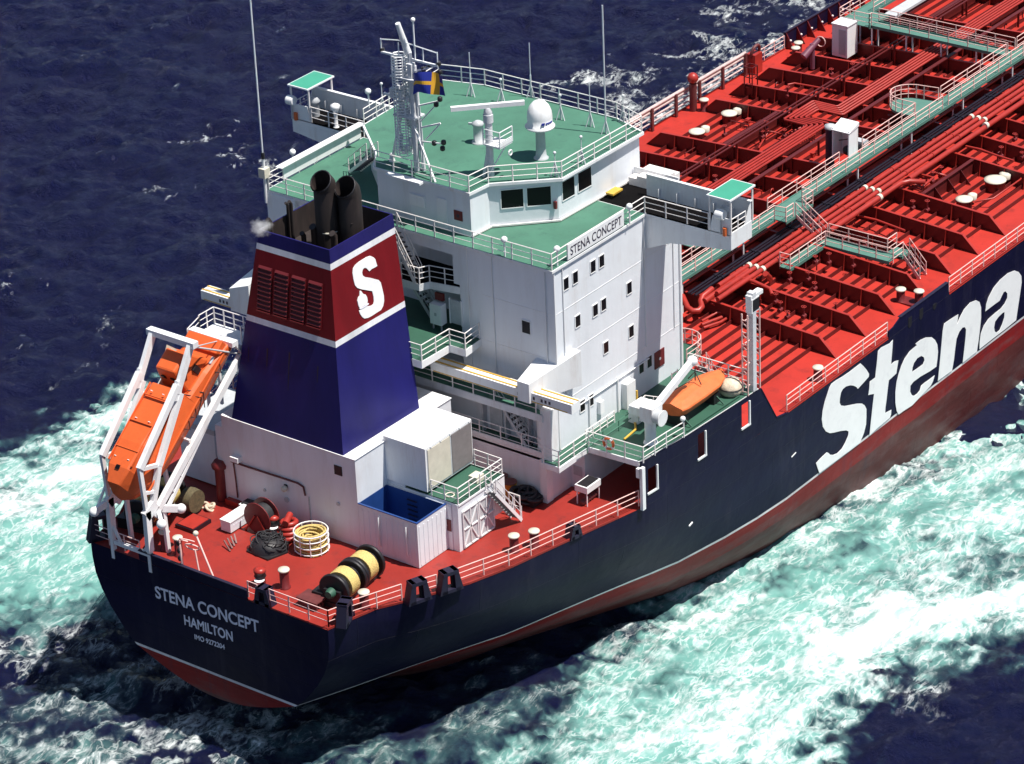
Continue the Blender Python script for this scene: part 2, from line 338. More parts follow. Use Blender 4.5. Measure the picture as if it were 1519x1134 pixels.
# -------- big hull letters (traced shapes, thin raised plates) --------
def letter(pts,holes=()):
    # polygon with holes bridged by triangulation via curve fill
    cu=bpy.data.curves.new('t','CURVE'); cu.dimensions='2D'; cu.fill_mode='BOTH'; cu.extrude=0.012
    for loop in (pts,)+tuple(holes):
        sp=cu.splines.new('POLY'); sp.points.add(len(loop)-1); sp.use_cyclic_u=True
        for k,p in enumerate(loop): sp.points[k].co=(p[0],p[2],0,1)
    ob=bpy.data.objects.new('t',cu); COL.objects.link(ob); bpy.context.view_layer.update()
    me=bpy.data.meshes.new_from_object(ob.evaluated_get(bpy.context.evaluated_depsgraph_get())); bpy.data.objects.remove(ob)
    for v in me.vertices: v.co=Vector((v.co.x,-16.115-v.co.z,v.co.y))
    me.materials.clear(); me.materials.append(LETW); o=bpy.data.objects.new('hull_letter',me); COL.objects.link(o); o.parent=ship; return o
letter([#S
(48.56,-16.1,-0.22),(48.89,-16.1,-0.54),(49.31,-16.1,-1.01),(49.6,-16.1,-1.43),(49.57,-16.1,-1.61),(48.99,-16.1,-1.75),(48.27,-16.1,-1.9),(48.09,-16.1,-1.69),(47.76,-16.1,-1.45),(47.35,-16.1,-1.24),(46.86,-16.1,-1.1),(46.46,-16.1,-1.12),(46.25,-16.1,-1.27),(46.13,-16.1,-1.6),(46.1,-16.1,-1.92),(46.26,-16.1,-2.19),(46.72,-16.1,-2.44),(47.53,-16.1,-2.71),(48.19,-16.1,-2.93),(48.77,-16.1,-3.18),(49.1,-16.1,-3.45),(49.32,-16.1,-3.81),(49.33,-16.1,-4.36),(49.29,-16.1,-4.93),(49.05,-16.1,-5.42),(48.8,-16.1,-5.7),(48.53,-16.1,-5.92),(47.9,-16.1,-5.93),(43.76,-16.1,-5.88),(43.55,-16.1,-5.44),(43.35,-16.1,-4.96),(44.07,-16.1,-4.85),(44.63,-16.1,-4.79),(44.83,-16.1,-4.94),(44.99,-16.1,-5.13),(45.36,-16.1,-5.32),(45.85,-16.1,-5.43),(46.42,-16.1,-5.35),(46.82,-16.1,-5.09),(47.15,-16.1,-4.75),(47.19,-16.1,-4.47),(46.9,-16.1,-4.26),(46.24,-16.1,-4),(45.43,-16.1,-3.75),(44.95,-16.1,-3.57),(44.5,-16.1,-3.24),(44.14,-16.1,-2.74),(44.01,-16.1,-2.15),(44.11,-16.1,-1.61),(44.37,-16.1,-1.06),(44.69,-16.1,-0.62),(44.93,-16.1,-0.29),(45.17,-16.1,-0.16),(45.73,-16.1,-0.16),(46.53,-16.1,-0.23),(47.34,-16.1,-0.25),(48.07,-16.1,-0.23)])
letter([#t
(52.48,-16.1,-0.24),(52.43,-16.1,-0.8),(52.29,-16.1,-1.92),(52.74,-16.1,-1.9),(53.2,-16.1,-2.02),(53.04,-16.1,-2.55),(52.97,-16.1,-2.86),(52.34,-16.1,-2.93),(52.04,-16.1,-2.95),(51.93,-16.1,-3.45),(51.78,-16.1,-4.27),(51.66,-16.1,-4.76),(51.63,-16.1,-5.15),(52.4,-16.1,-5.26),(52.37,-16.1,-5.58),(52.24,-16.1,-5.77),(50.72,-16.1,-5.83),(49.72,-16.1,-5.95),(49.84,-16.1,-5.29),(49.95,-16.1,-4.64),(50.1,-16.1,-3.82),(50.24,-16.1,-3.14),(49.76,-16.1,-2.97),(49.54,-16.1,-2.92),(49.66,-16.1,-2.44),(49.74,-16.1,-2.03),(50.4,-16.1,-2.03),(50.47,-16.1,-1.42),(50.58,-16.1,-0.88),(50.7,-16.1,-0.25),(51.11,-16.1,-0.19),(52.12,-16.1,-0.33)])
letter([#e
(57.38,-16.1,-2.15),(57.81,-16.1,-2.53),(58.12,-16.1,-3),(58.23,-16.1,-3.57),(58.16,-16.1,-4.12),(58.05,-16.1,-4.6),(57.21,-16.1,-4.57),(56.04,-16.1,-4.44),(55.14,-16.1,-4.43),(54.76,-16.1,-4.55),(54.74,-16.1,-4.97),(54.95,-16.1,-5.32),(55.25,-16.1,-5.51),(55.66,-16.1,-5.53),(55.99,-16.1,-5.43),(56.15,-16.1,-5.16),(56.65,-16.1,-5.14),(57.23,-16.1,-5.16),(57.86,-16.1,-5.15),(57.66,-16.1,-5.49),(57.38,-16.1,-5.71),(55.02,-16.1,-6.12),(53.95,-16.1,-6.04),(53.34,-16.1,-6.03),(53.08,-16.1,-5.65),(52.9,-16.1,-4.97),(52.88,-16.1,-4.16),(53.02,-16.1,-3.53),(53.27,-16.1,-3.04),(53.6,-16.1,-2.59),(54.01,-16.1,-2.23),(54.61,-16.1,-1.99),(55.52,-16.1,-1.92),(55.31,-16.1,-1.74),(55.96,-16.1,-1.74),(56.62,-16.1,-1.85)],[[(54.95,-16.1,-3.63),(54.99,-16.1,-3.31),(55.18,-16.1,-3.06),(55.59,-16.1,-2.9),(56.08,-16.1,-2.95),(56.42,-16.1,-3.19),(56.51,-16.1,-3.45),(56.35,-16.1,-3.67),(55.69,-16.1,-3.67)]])
letter([#n
(63.11,-16.1,-1.86),(63.56,-16.1,-2.17),(63.79,-16.1,-2.66),(63.83,-16.1,-3.45),(63.7,-16.1,-4.37),(63.56,-16.1,-5.09),(63.38,-16.1,-5.8),(61.52,-16.1,-5.82),(61.7,-16.1,-4.78),(61.83,-16.1,-3.96),(61.86,-16.1,-3.49),(61.68,-16.1,-3.24),(61.37,-16.1,-3.14),(60.95,-16.1,-3.29),(60.62,-16.1,-3.64),(60.48,-16.1,-4.25),(60.34,-16.1,-5.07),(60.12,-16.1,-5.8),(58.29,-16.1,-5.77),(58.47,-16.1,-4.64),(58.67,-16.1,-3.18),(58.8,-16.1,-2.28),(58.99,-16.1,-1.83),(59.79,-16.1,-1.86),(60.78,-16.1,-1.92),(60.67,-16.1,-2.6),(60.99,-16.1,-2.25),(61.57,-16.1,-1.87),(62.33,-16.1,-1.71)])
letter([#a
(68.26,-16.1,-1.78),(68.81,-16.1,-2.11),(69.2,-16.1,-2.56),(69.28,-16.1,-3.08),(69.1,-16.1,-3.89),(68.88,-16.1,-4.79),(68.67,-16.1,-5.69),(67.15,-16.1,-5.74),(65.3,-16.1,-5.74),(63.73,-16.1,-5.77),(63.73,-16.1,-5.17),(63.88,-16.1,-4.64),(64.26,-16.1,-4.22),(64.86,-16.1,-3.98),(65.73,-16.1,-3.91),(66.52,-16.1,-3.9),(67.04,-16.1,-3.73),(67.35,-16.1,-3.46),(67.33,-16.1,-3.11),(67.08,-16.1,-2.84),(66.82,-16.1,-2.8),(66.56,-16.1,-2.99),(66.31,-16.1,-3.22),(65.69,-16.1,-3.21),(65,-16.1,-3.21),(64.39,-16.1,-3.22),(64.49,-16.1,-2.75),(64.78,-16.1,-2.34),(65.45,-16.1,-1.89),(66.32,-16.1,-1.67),(67.37,-16.1,-1.61)],[[(67.02,-16.1,-4.36),(67.01,-16.1,-4.79),(66.77,-16.1,-5.18),(66.43,-16.1,-5.48),(65.99,-16.1,-5.49),(65.75,-16.1,-5.29),(65.64,-16.1,-4.95),(65.76,-16.1,-4.56),(66.2,-16.1,-4.4),(66.72,-16.1,-4.33)]])
for (q,L) in (((40.8,-16.13,-3.24),.5),((29.52,-16,-2.72),.35)):
    b=mb(LETW); b.hexa([(q[0]-L/2,-16.12,q[2]-.05),(q[0]+L/2,-16.12,q[2]+.05),(q[0]+L/2,-16.05,q[2]+.05),(q[0]-L/2,-16.05,q[2]-.05),(q[0]-L/2,-16.12,q[2]+.02),(q[0]+L/2,-16.12,q[2]+.12),(q[0]+L/2,-16.05,q[2]+.12),(q[0]-L/2,-16.05,q[2]+.02)]); b.build('hull_mark',ship)
# transom lettering
text_mesh('STENA CONCEPT',1.12,.01,LETG,'port_name_lettering',ship,(5.085,4.55,-2.16),(0,-1,0.035),(0,0,1),0.019,7.9)
text_mesh('HAMILTON',0.92,.01,LETG,'port_name_lettering',ship,(5.085,2.45,-3.28),(0,-1,0.03),(0,0,1),0.017,3.7)
text_mesh('IMO 9272204',0.46,.01,LETG,'port_name_lettering',ship,(5.085,1.75,-4.02),(0,-1,0.03),(0,0,1),0.008,2.3)
# ================= cargo deck structure =================
GX=[47.972+3.572*k for k in range(-1,23)]
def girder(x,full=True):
    b=mb(RED_SHADE); pts=[-14.73,-13.5,-9,-4,0,4,9,13.5,14.73]
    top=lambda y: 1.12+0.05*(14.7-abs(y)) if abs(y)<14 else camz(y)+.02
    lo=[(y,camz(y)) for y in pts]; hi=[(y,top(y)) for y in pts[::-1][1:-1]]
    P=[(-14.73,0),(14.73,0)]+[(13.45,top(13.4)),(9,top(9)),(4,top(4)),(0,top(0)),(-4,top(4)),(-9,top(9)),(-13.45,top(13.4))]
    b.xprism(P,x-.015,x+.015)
    b.use(REDP); T=P[1:]+[P[0]]
    for i in range(len(T)-1):
        a=T[i]; c=T[i+1]; b.bar((x,a[0],a[1]+.02),(x,c[0],c[1]+.02),.2,.04,up=(0,0,1))
    for j,y in enumerate([-12.2,-10.6,-8.7,-6.8,-1,3,6.8,8.7,10.6,12.2]):
        t=top(y)-.02; z=camz(y)
        b.add([(x,y-.02,z),(x-.30,y-.02,z),(x-.12,y-.02,t),(x,y-.02,t),(x,y+.02,z),(x-.30,y+.02,z),(x-.12,y+.02,t),(x,y+.02,t)],[(0,1,2,3),(7,6,5,4),(0,4,5,1),(1,5,6,2),(2,6,7,3),(3,7,4,0)])
    return b.build('deck_girder',ship)
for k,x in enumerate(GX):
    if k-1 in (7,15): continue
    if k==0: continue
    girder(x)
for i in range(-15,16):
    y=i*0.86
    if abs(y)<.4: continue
    b=mb(RED_SHADE); b.box(37.6,138,y-.02,y+.02,camz(y)-.01,camz(y)+.30); b.build('deck_longitudinal',ship)
# deep longitudinal girders in the hatch bays
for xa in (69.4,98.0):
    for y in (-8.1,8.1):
        b=mb(RED_SHADE); b.box(xa+.1,xa+7.05,y-.015,y+.015,camz(y),1.42); b.box(xa+.1,xa+7.05,y-.14,y+.14,1.43,1.47)
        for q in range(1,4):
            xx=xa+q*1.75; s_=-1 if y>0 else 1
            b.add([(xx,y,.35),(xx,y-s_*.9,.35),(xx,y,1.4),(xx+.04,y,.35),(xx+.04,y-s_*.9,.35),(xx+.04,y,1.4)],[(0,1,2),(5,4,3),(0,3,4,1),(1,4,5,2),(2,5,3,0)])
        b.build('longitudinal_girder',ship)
# -------- piping --------
def pipe(pts,r,m=REDP,name='deck_pipe',n=8): b=mb(m); b.tube(pts,r,n); return b.build(name,ship)
for y,xa in ((-4.9,49.3),(-5.45,48.3),(-5.97,47.6)):
    b=mb(REDP); b.tube([(xa,y,2.0),(138,y,2.0)],.165,10)
    for q in range(6):
        xx=52.87+14.42*q; b.use(CREAM).tube([(xx-.13,y,2.0),(xx+.13,y,2.0)],.215,10); b.use(REDP)
        for w_ in (3.6,7.2,10.8): b.tube([(xx+w_-.06,y,2.0),(xx+w_+.06,y,2.0)],.205,10)
    b.build('cargo_pipe',ship)
b=mb(REDP); b.tube([(60.2,-6.54,2.0),(69.2,-6.54,2.0),(69.9,-6.9,2.0),(70.3,-7.9,2.0)],.19,10); b.tube([(70.4,-6.54,1.9),(138,-6.54,1.9)],.19,10)
for q in range(5): xx=66.5+14.42*q; b.use(CREAM).tube([(xx-.14,-6.54,2.0),(xx+.14,-6.54,2.0)],.245,10); b.use(REDP)
b.build('cargo_pipe',ship)
for y,r in ((-4.36,.11),(-4.05,.07),(-3.8,.10)):
    b=mb(BLKP); b.tube([(47.4,y,1.95),(138,y,1.95)],r,8)
    for q in range(20): xx=50.5+4.4*q; b.tube([(xx-.08,y,1.95),(xx+.08,y,1.95)],r+.05,8)
    b.build('black_pipe',ship)
pipe([(46,-3.1,2.1),(138,-3.1,2.1)],.10)
for i in range(5):
    y=3.1+.28*i; x1=77.3+.27*i; x2=75.5-.27*i; yo=5.15+.28*i; z=1.98
    pipe([(44,y,z),(x2-.12,y,z),(x2,y+.12,z),(x2,yo-.12,z),(x2+.12,yo,z),(x1-.12,yo,z),(x1,yo-.12,z),(x1,y+.12,z),(x1+.12,y,z),(138,y,z)],.09)
for (y,wd) in ((2.35,.30),(6.9,.12),(7.25,.12)):
    b=mb(RED_SHADE); b.box(46,138,y-wd/2,y+wd/2,1.86,1.93)
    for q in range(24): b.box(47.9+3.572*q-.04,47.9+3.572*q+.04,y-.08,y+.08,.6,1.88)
    b.build('cable_tray',ship)
# U bends and manifold pipes abaft the girders
pipe([(47.15,-3.1,1.9),(47.12,-3.59,1.8),(46.85,-3.96,1.6),(46.43,-4.46,1.5),(46.38,-4.9,1.4),(46.63,-5.17,1.4),(47.02,-5.15,1.5),(47.5,-4.73,1.6),(47.81,-4.68,1.8),(48.89,-4.69,1.9)],.2,n=10)
pipe([(47.47,-5.06,1.7),(48.76,-5.15,1.8),(50.75,-5.15,1.8),(52.37,-5.19,1.9)],.2,n=10)
pipe([(47.95,-5.35,1.3),(48.4,-5.38,1.6),(50.78,-5.72,1.8),(51.75,-5.68,1.8)],.2,n=10)
pipe([(51.17,-4.88,1.9),(51.23,-6.31,1.9),(51.22,-7.63,1.7),(50.93,-7.97,1.5)],.13)
pipe([(52.61,-6.37,1.9),(53.13,-6.32,1.4),(53.61,-6.08,1)],.2)
pipe([(46.19,-5.68,0.7),(47.87,-6.17,0.7)],.12); pipe([(45.92,-6.01,0.7),(47.18,-6.48,0.7),(48.01,-6.52,0.7)],.1)
pipe([(46.31,-5.6,0.9),(47.85,-5.74,0.9),(48.17,-6.12,0.9),(48.28,-6.93,0.9)],.09)
pipe([(70.36,-6.2,1.6),(70.23,-7.69,1.6),(71.98,-7.54,1.6),(71.98,-6.11,1.6),(72.26,-6.27,1.7),(74.47,-6.52,1.9)],.10)
pipe([(70.32,-6.29,1.4),(70.26,-7.6,1.4),(71.38,-7.43,1.4),(71.93,-7.18,1.4),(72.02,-6.2,1.4)],.07)
pipe([(73.58,-6.42,1.2),(73.47,-7.7,1.2),(73.7,-7.64,0.9)],.09)
pipe([(78.04,-6.6,1.5),(78.09,-7.72,1.5),(77.76,-9.26,1.5),(77.58,-10.71,1.5)],.08)
pipe([(71.92,-10.86,0.6),(72.53,-11.97,0.9),(76.21,-11.99,0.9),(77.13,-11.77,0.9)],.06)
pipe([(64.71,-5.92,1.2),(64.77,-7.39,1.2),(64.33,-9.87,1.2)],.08)
pipe([(81.77,10.64,1.1),(82.28,10.35,1.1),(82.42,9.2,1.1),(82.64,6.99,1.1)],.07)
pipe([(71.23,6.34,0.9),(74.18,7.4,0.9),(74.32,5.95,0.9),(75.69,5.36,1.2)],.07)
def valve(x,y,z,h=.5):
    b=mb(DKRED); b.tube([(x,y,z),(x,y,z+h)],.07,6); b.tube([(x-.18,y,z),(x+.18,y,z)],.14,8); b.use(REDP).torus((x,y,z+h),.16,.025,n=10,m=5); b.bar((x-.15,y,z+h),(x+.15,y,z+h),.03); b.build('deck_valve',ship)
vr=random.Random(3)
for x,y in [(50.3,-9),(51,-8.2),(49.6,-10),(50.6,-10.6),(54.1,-9.2),(54.6,-8.4),(53.9,-7.4),(57.2,-7.3),(57.6,-8.1),(58.2,-9.6),(60.3,-9.0),(60.6,-7.7),(61.3,-8.6),(67.8,-8.4),(68.2,-9.3),(72.3,-7.3),(73.6,-7.2),(78.8,-9.0),(79.3,-10.4),(82.0,-8.3),(85.5,-9.6),(72.6,6.9),(73.5,5.6),(74.2,7.6),(71.8,9.6),(76.9,9.7),(80.0,9.5),(64.3,5.4),(66,6.2),(60.2,5.1),(85.2,9.0),(86.4,7.9),(90,-8.8),(91.6,-10.3),(52.2,-12.0),(88.0,1.0),(83.5,.2),(79.2,.3)]:
    valve(x,y,camz(y)+.55+vr.random()*.3,.35+vr.random()*.4)
fr_=random.Random(21)
for q in range(70):
    k=fr_.randrange(0,22); x=47.97+3.572*k+fr_.uniform(.5,3.0); y=fr_.choice([-1,1])*fr_.uniform(1.2,12.3)
    if x>108 or abs(abs(y)-11)<1.2 and abs(x-73)<4: x=50+fr_.uniform(0,50); y=fr_.uniform(-2.2,2.6)
    z=camz(y)+.28; b=mb(fr_.choice([REDP,RED_SHADE,DKRED])); t_=fr_.randrange(4)
    if t_==0: b.tube([(x,y,z),(x,y,z+.5),(x+.12,y,z+.62),(x+.3,y,z+.6),(x+.34,y,z+.45)],.05,6)
    elif t_==1: b.box(x,x+.3,y,y+.22,z,z+.35); b.box(x-.05,x+.35,y-.04,y+.26,z+.35,z+.39)
    elif t_==2: b.tube([(x,y,z+.25),(x+fr_.uniform(.6,1.6),y,z+.25)],.045,6); b.bar((x,y,z),(x,y,z+.28),.05)
    else: b.tube([(x,y,z+.3),(x,y+fr_.uniform(.6,1.6),z+.3)],.045,6); b.bar((x,y,z),(x,y,z+.33),.06)
    b.build('deck_fitting',ship)
# -------- walkways (green grating with white rails) --------
def walk(x0,x1,y0,y1,z,name='walkway',t=.16):
    b=mb(GRAIL); b.box(x0,x1,y0,y1,z-.06,z); b.use(GRAIL)
    L=x1-x0>y1-y0
    if L: 
        for y in (y0,y1): b.box(x0,x1,y-.04,y+.04,z-t,z+.05)
    else:
        for x in (x0,x1): b.box(x-.04,x+.04,y0,y1,z-t,z+.05)
    return b.build(name,ship)
def legs(pts,z,m=WHITE):
    for (x,y) in pts:
        b=mb(m)
        b.bar((x,y,camz(y)),(x,y,z-.05),.09); b.build('walkway_leg',ship)
WZ=3.0
walk(37.2,58.0,-3.65,-2.65,WZ); walk(58.0,61.3,-4.5,-2.65,WZ); walk(61.3,138,-3.65,-2.65,WZ)
railing([(37.3,-3.65,WZ),(57.9,-3.65,WZ),(58.0,-4.5,WZ),(58.9,-4.5,WZ)],RAILP,parent=ship,sp=1.8); railing([(60.4,-4.5,WZ),(61.3,-4.5,WZ),(61.3,-3.65,WZ),(79.8,-3.65,WZ)],RAILP,parent=ship,sp=1.8)
railing([(80.6,-3.65,WZ),(138,-3.65,WZ)],RAILP,parent=ship,sp=1.8)
railing([(37.3,-2.65,WZ),(56.6,-2.65,WZ),(56.6,-.4,WZ),(55.4,-.4,WZ)],RAILP,parent=ship,sp=1.8)
railing([(58.6,-2.65,WZ),(67.6,-2.65,WZ)],RAILP,parent=ship,sp=1.8); railing([(70.6,-2.65,WZ),(77.6,-2.65,WZ)],RAILP,parent=ship,sp=1.8)
railing([(81.2,-2.65,WZ),(90.6,-2.65,WZ)],RAILP,parent=ship,sp=1.8); railing([(92.2,-2.65,WZ),(138,-2.65,WZ)],RAILP,parent=ship,sp=1.8)
legs([(x,y) for x in np.arange(40,137,3.572*2) for y in (-3.55,-2.75)],WZ)
# round bulge on the port side of the walkway
b=mb(GRAIL); cx_,cy_=79.2,-1.6; R_=1.35
pl=[(77.6,-2.7)]+[(cx_+R_*math.cos(a),cy_+R_*math.sin(a)) for a in np.linspace(math.pi*.98,0.02,12)][::1]+[(81.2,-2.7)]
b.prism([(77.7,-2.66)]+[(cx_-1.5*math.cos(a)*1.0,cy_+1.7*math.sin(a)) for a in np.linspace(0,math.pi,12)]+[(80.9,-2.66)],WZ-.18,WZ); b.build('walkway',ship)
railing([(77.7,-2.66,WZ)]+[(cx_-1.5*math.cos(a),cy_+1.7*math.sin(a),WZ) for a in np.linspace(0,math.pi,10)]+[(80.9,-2.66,WZ)],RAILP,parent=ship,sp=1.6)
# transverse walkway to port
T0=(90.77,8.51,3); T1=(90.91,-1.8,3); TX=(T0[0]+T1[0])/2
walk(TX,TX+1.1,-2.6,9.0,WZ); walk(TX-.3,TX+2.6,9.0,11.6,WZ)
railing([(TX,-2.65,WZ),(TX,9.0,WZ),(TX-.3,9,WZ)],RAILP,parent=ship,sp=1.6); railing([(TX+1.1,-2.65,WZ),(TX+1.1,9.0,WZ)],RAILP,parent=ship,sp=1.6)
railing([(TX-.3,9.0,WZ),(TX-.3,11.6,WZ),(TX+2.6,11.6,WZ),(TX+9,11.6,WZ)],RAILP,parent=ship,sp=1.6)
legs([(TX+.1,y) for y in (0,3,6,9)]+[(TX+1,y) for y in (0,3,6,9)]+[(TX-.2,11.5),(TX+2.5,11.5)],WZ)
walk(TX+2.6,TX+14,10.4,11.6,WZ); railing([(TX+2.6,10.4,WZ),(TX+14,10.4,WZ)],RAILP,parent=ship,sp=1.6)
b=mb(GREY); b.box(TX+2.8,TX+9.5,8.6,9.6,WZ-.3,WZ-.1); b.build('cable_tray',ship)
# another transverse platform farther forward
walk(103.5,106.5,-10.5,-3.7,WZ-.4); railing([(103.5,-10.5,WZ-.4),(103.5,-3.7,WZ-.4)],RAILP,parent=ship); 
# stairs down to the starboard cross platform and the platform itself
PZ=1.55
stairs((59.6,-4.5,WZ),(59.75,-6.4,PZ),.8,(1,0,0),RAILP,DARK,parent=ship)
walk(58.95,60.05,-11.9,-6.4,PZ); walk(60.05,61.2,-12.2,-11.1,PZ); walk(54.6,58.95,-7.0,-6.2,PZ)
railing([(60.05,-6.6,PZ),(60.05,-11.1,PZ),(61.2,-11.1,PZ)],RAILP,parent=ship,sp=1.3)
railing([(58.95,-7.0,PZ),(58.95,-12.2,PZ),(60.2,-12.2,PZ)],RAILP,parent=ship,sp=1.3)
railing([(58.9,-7.0,PZ),(54.6,-7.0,PZ),(54.6,-6.2,PZ)],RAILP,parent=ship,sp=1.2)
stairs((60.7,-12.15,PZ),(60.75,-13.4,.12),.8,(1,0,0),RAILP,DARK,parent=ship)
legs([(59,-7),(60,-7),(59,-9.5),(60,-9.5),(59.05,-12),(61.1,-12),(54.7,-6.9),(56.6,-6.9)],PZ,DKRED)
walk(51.5,56.6,-1.6,.3,WZ)
railing([(51.5,-1.6,WZ),(51.5,.3,WZ),(56.6,.3,WZ),(56.6,-1.0,WZ)],RAILP,parent=ship); 
# round ladder head abaft the house front, beside the house
b=mb(GREEN1); b.prism([(37.2,-8)]+[(38.6+1.25*math.cos(a),-9.3+1.25*math.sin(a)) for a in np.linspace(math.pi/2,-math.pi/2,9)]+[(37.2,-10.6)],2.9,3.02); b.build('walkway',ship)
railing([(37.4,-8.05,3)]+[(38.6+1.25*math.cos(a),-9.3+1.25*math.sin(a),3.0) for a in np.linspace(math.pi/2,-math.pi/2,9)]+[(37.4,-10.55,3)],RAILP,parent=ship,sp=1.0)
stairs((37.9,-11.3,3.0),(39.4,-11.4,.6),.7,(0,1,0),RAILP,DARK,parent=ship)
# edge railings
def edgerail(x0,x1,sd,m=RAILP,step=3.0,z=.14):
    n=max(1,int((x1-x0)/step)); P=[(x,cen(x)+sd*(deckhalf(x)-.12),z) for x in np.linspace(x0,x1,n+1)]
    return railing(P,m,parent=ship,sp=1.5)
for a,c in ((40.2,52.0),(59.7,74.7),(74.7,89.7),(89.7,104.7),(104.7,119.7),(119.7,138)): edgerail(a,c,-1,step=15)
edgerail(38.3,68,1,step=15); edgerail(84,89.6,1,step=15)
edgerail(10.9,11.6,-1); edgerail(12.8,25.6,-1); edgerail(6.8,9.7,-1); edgerail(6.4,25.6,1)
railing([(5.25,-8.45,.14),(5.25,-4.2,.14)],RAILP,parent=ship,sp=1.3); railing([(5.25,-3.3,.14),(5.25,-2.6,.14)],RAILP,parent=ship,sp=1.3); railing([(5.25,9.2,.14),(5.25,5.6,.14)],RAILP,parent=ship,sp=1.3)
railing([(5.25,-8.45,.14),(6.0,-8.7,.14)],RAILP,parent=ship,sp=1.3)
b=mb(HULL); b.box(5.11,5.19,-2.6,5.6,0,.62); b.use(NAVY).box(5.06,5.26,-2.62,5.6,.62,.68); b.build('bulwark',ship)
# starboard bulwark with fairlead slots
b=mb(HULL); b.yprism([(52,0),(59.6,0),(59.4,.95),(53.4,.95),(52.6,.62),(52,.55)],-16.10,-16.02); b.use(NAVY).box(53.4,59.4,-16.14,-15.9,.95,1.0); b.build('bulwark',ship)
for xx in (54.6,56.0,57.7):
    b=mb(DARK); b.lathe((xx,-16.108,-.05),[(.22,-.012),(.22,.012)],12,'y'); b.box(xx-.22,xx+.22,-16.118,-16.10,-.05,.5 if xx<57 else .15); b.build('fairlead_slot',ship)
# port bulwark with stays
b=mb(HULL); b.box(89.7,138,16.02,16.1,0,1.35); b.use(NAVY).box(89.7,138,15.95,16.16,1.35,1.41); b.build('bulwark',ship)
for q in range(32):
    xx=89.9+1.5*q; b=mb(DKRED); b.yprism([(xx,0),(xx+.06,0),(xx+.06,1.3),(xx,1.3)],15.2,16.02) if False else b.add([(xx,16.02,.02),(xx,15.25,.02),(xx,16.02,1.33),(xx+.07,16.02,.02),(xx+.07,15.25,.02),(xx+.07,16.02,1.33)],[(0,1,2),(5,4,3),(0,3,4,1),(1,4,5,2),(2,5,3,0)])
    b.use(RAILW).sphere((xx+.03,15.6,.75),.09,8) if q<8 else None
    b.build('bulwark_stay',ship)
# port side thick white fender rails on brown posts
b=mb(mat('fender_pink',(.55,.42,.40),.5,.2,2))
for z,r in ((1.75,.13),(1.45,.10),(1.0,.07),(.6,.06)): b.tube([(68.2,15.85,z),(84,15.85,z)],r,8)
b.use(TAN); b.box(68.2,84,15.80,15.84,1.45,1.8)
b.use(BROWN)
for q in range(6): xx=68.4+3.08*q; b.box(xx-.11,xx+.11,15.6,15.78,0,1.8)
b.build('hose_rail',ship)
b=mb(BROWN); b.tube([(76.2,15.3,0),(76.2,15.3,2.2)],.28,10); b.use(REDP).sphere((76.2,15.3,2.6),.42); b.build('vent_post',ship)
b=mb(REDP); b.box(84.2,85.2,15.1,15.9,0,1.6); b.use(BROWN).torus((84.7,15.4,1.7),.55,.12,(0,1,.2)); b.build('hose_reel',ship)
b=mb(RED_SHADE); 
for dx_ in (0,.7):
    for dy_ in (0,.7): b.bar((80.0+dx_,12.6+dy_,.3),(80.0+dx_,12.6+dy_,2.6),.07)
for z in (1,1.8,2.6): b.bar((80,12.6,z),(80.7,12.6,z),.06); b.bar((80,13.3,z),(80.7,13.3,z),.06); b.bar((80,12.6,z),(80,13.3,z),.06); b.bar((80.7,12.6,z),(80.7,13.3,z),.06)
b.build('ladder_frame',ship)
b=mb(YEL)
for q in range(5): b.box(59.1+.32*q,59.3+.32*q,-15.3,-15.1,.03,.036)
b.build('deck_marking',ship)
# ================= superstructure =================
L1,L2,L3,L4,L5,L6=3.0,5.95,8.9,11.85,14.8,17.7
sup=mb(WHITE2)
X0,X1=24.3,36.9
sup.box(X0,X1,-10.5,-3.65,L1,L5-.16)
sup.box(26.4,X1,-3.65,8.5,L1,L5-.16)
sup.box(24.0,X1,8.5,10.7,L1,L5-.16)
sup.box(X0,26.4,-3.65,8.5,L1,L2+.01); 
sup.box(X0,26.4,-3.65,8.5,L5-.9,L5-.16)
# forward lip of the side wall and rounded recess corners
sup.prism([(X0+.0,-3.66),(X0,-3.2),(X0+.35,-3.66)],L4+.2,L5-.9)
# house on main deck
sup.box(23.3,37.0,-10.3,10.3,0.01,L1-.18)
sup.box(25.6,37.0,-11.3,-10.3,.01,L1-.18)
house=sup.build('deckhouse',ship)
# horizontal weld seams / deck lines on the starboard wall
b=mb(WHITE)
for z in (L2+.1,L3,L4): b.box(X0+.02,X1-.02,-10.512,-10.49,z-.025,z+.025)
for z in (L2,L3,L4): b.box(X0-.012,X0+.01,-10.48,-5.3,z-.02,z+.02)
b.box(X1-.09,X1+.06,-10.62,-10.46,L1,L5-.3); b.box(X0-.04,X0+.04,-10.56,-10.48,L1,L5-.2)
b.build('wall_seam',ship)
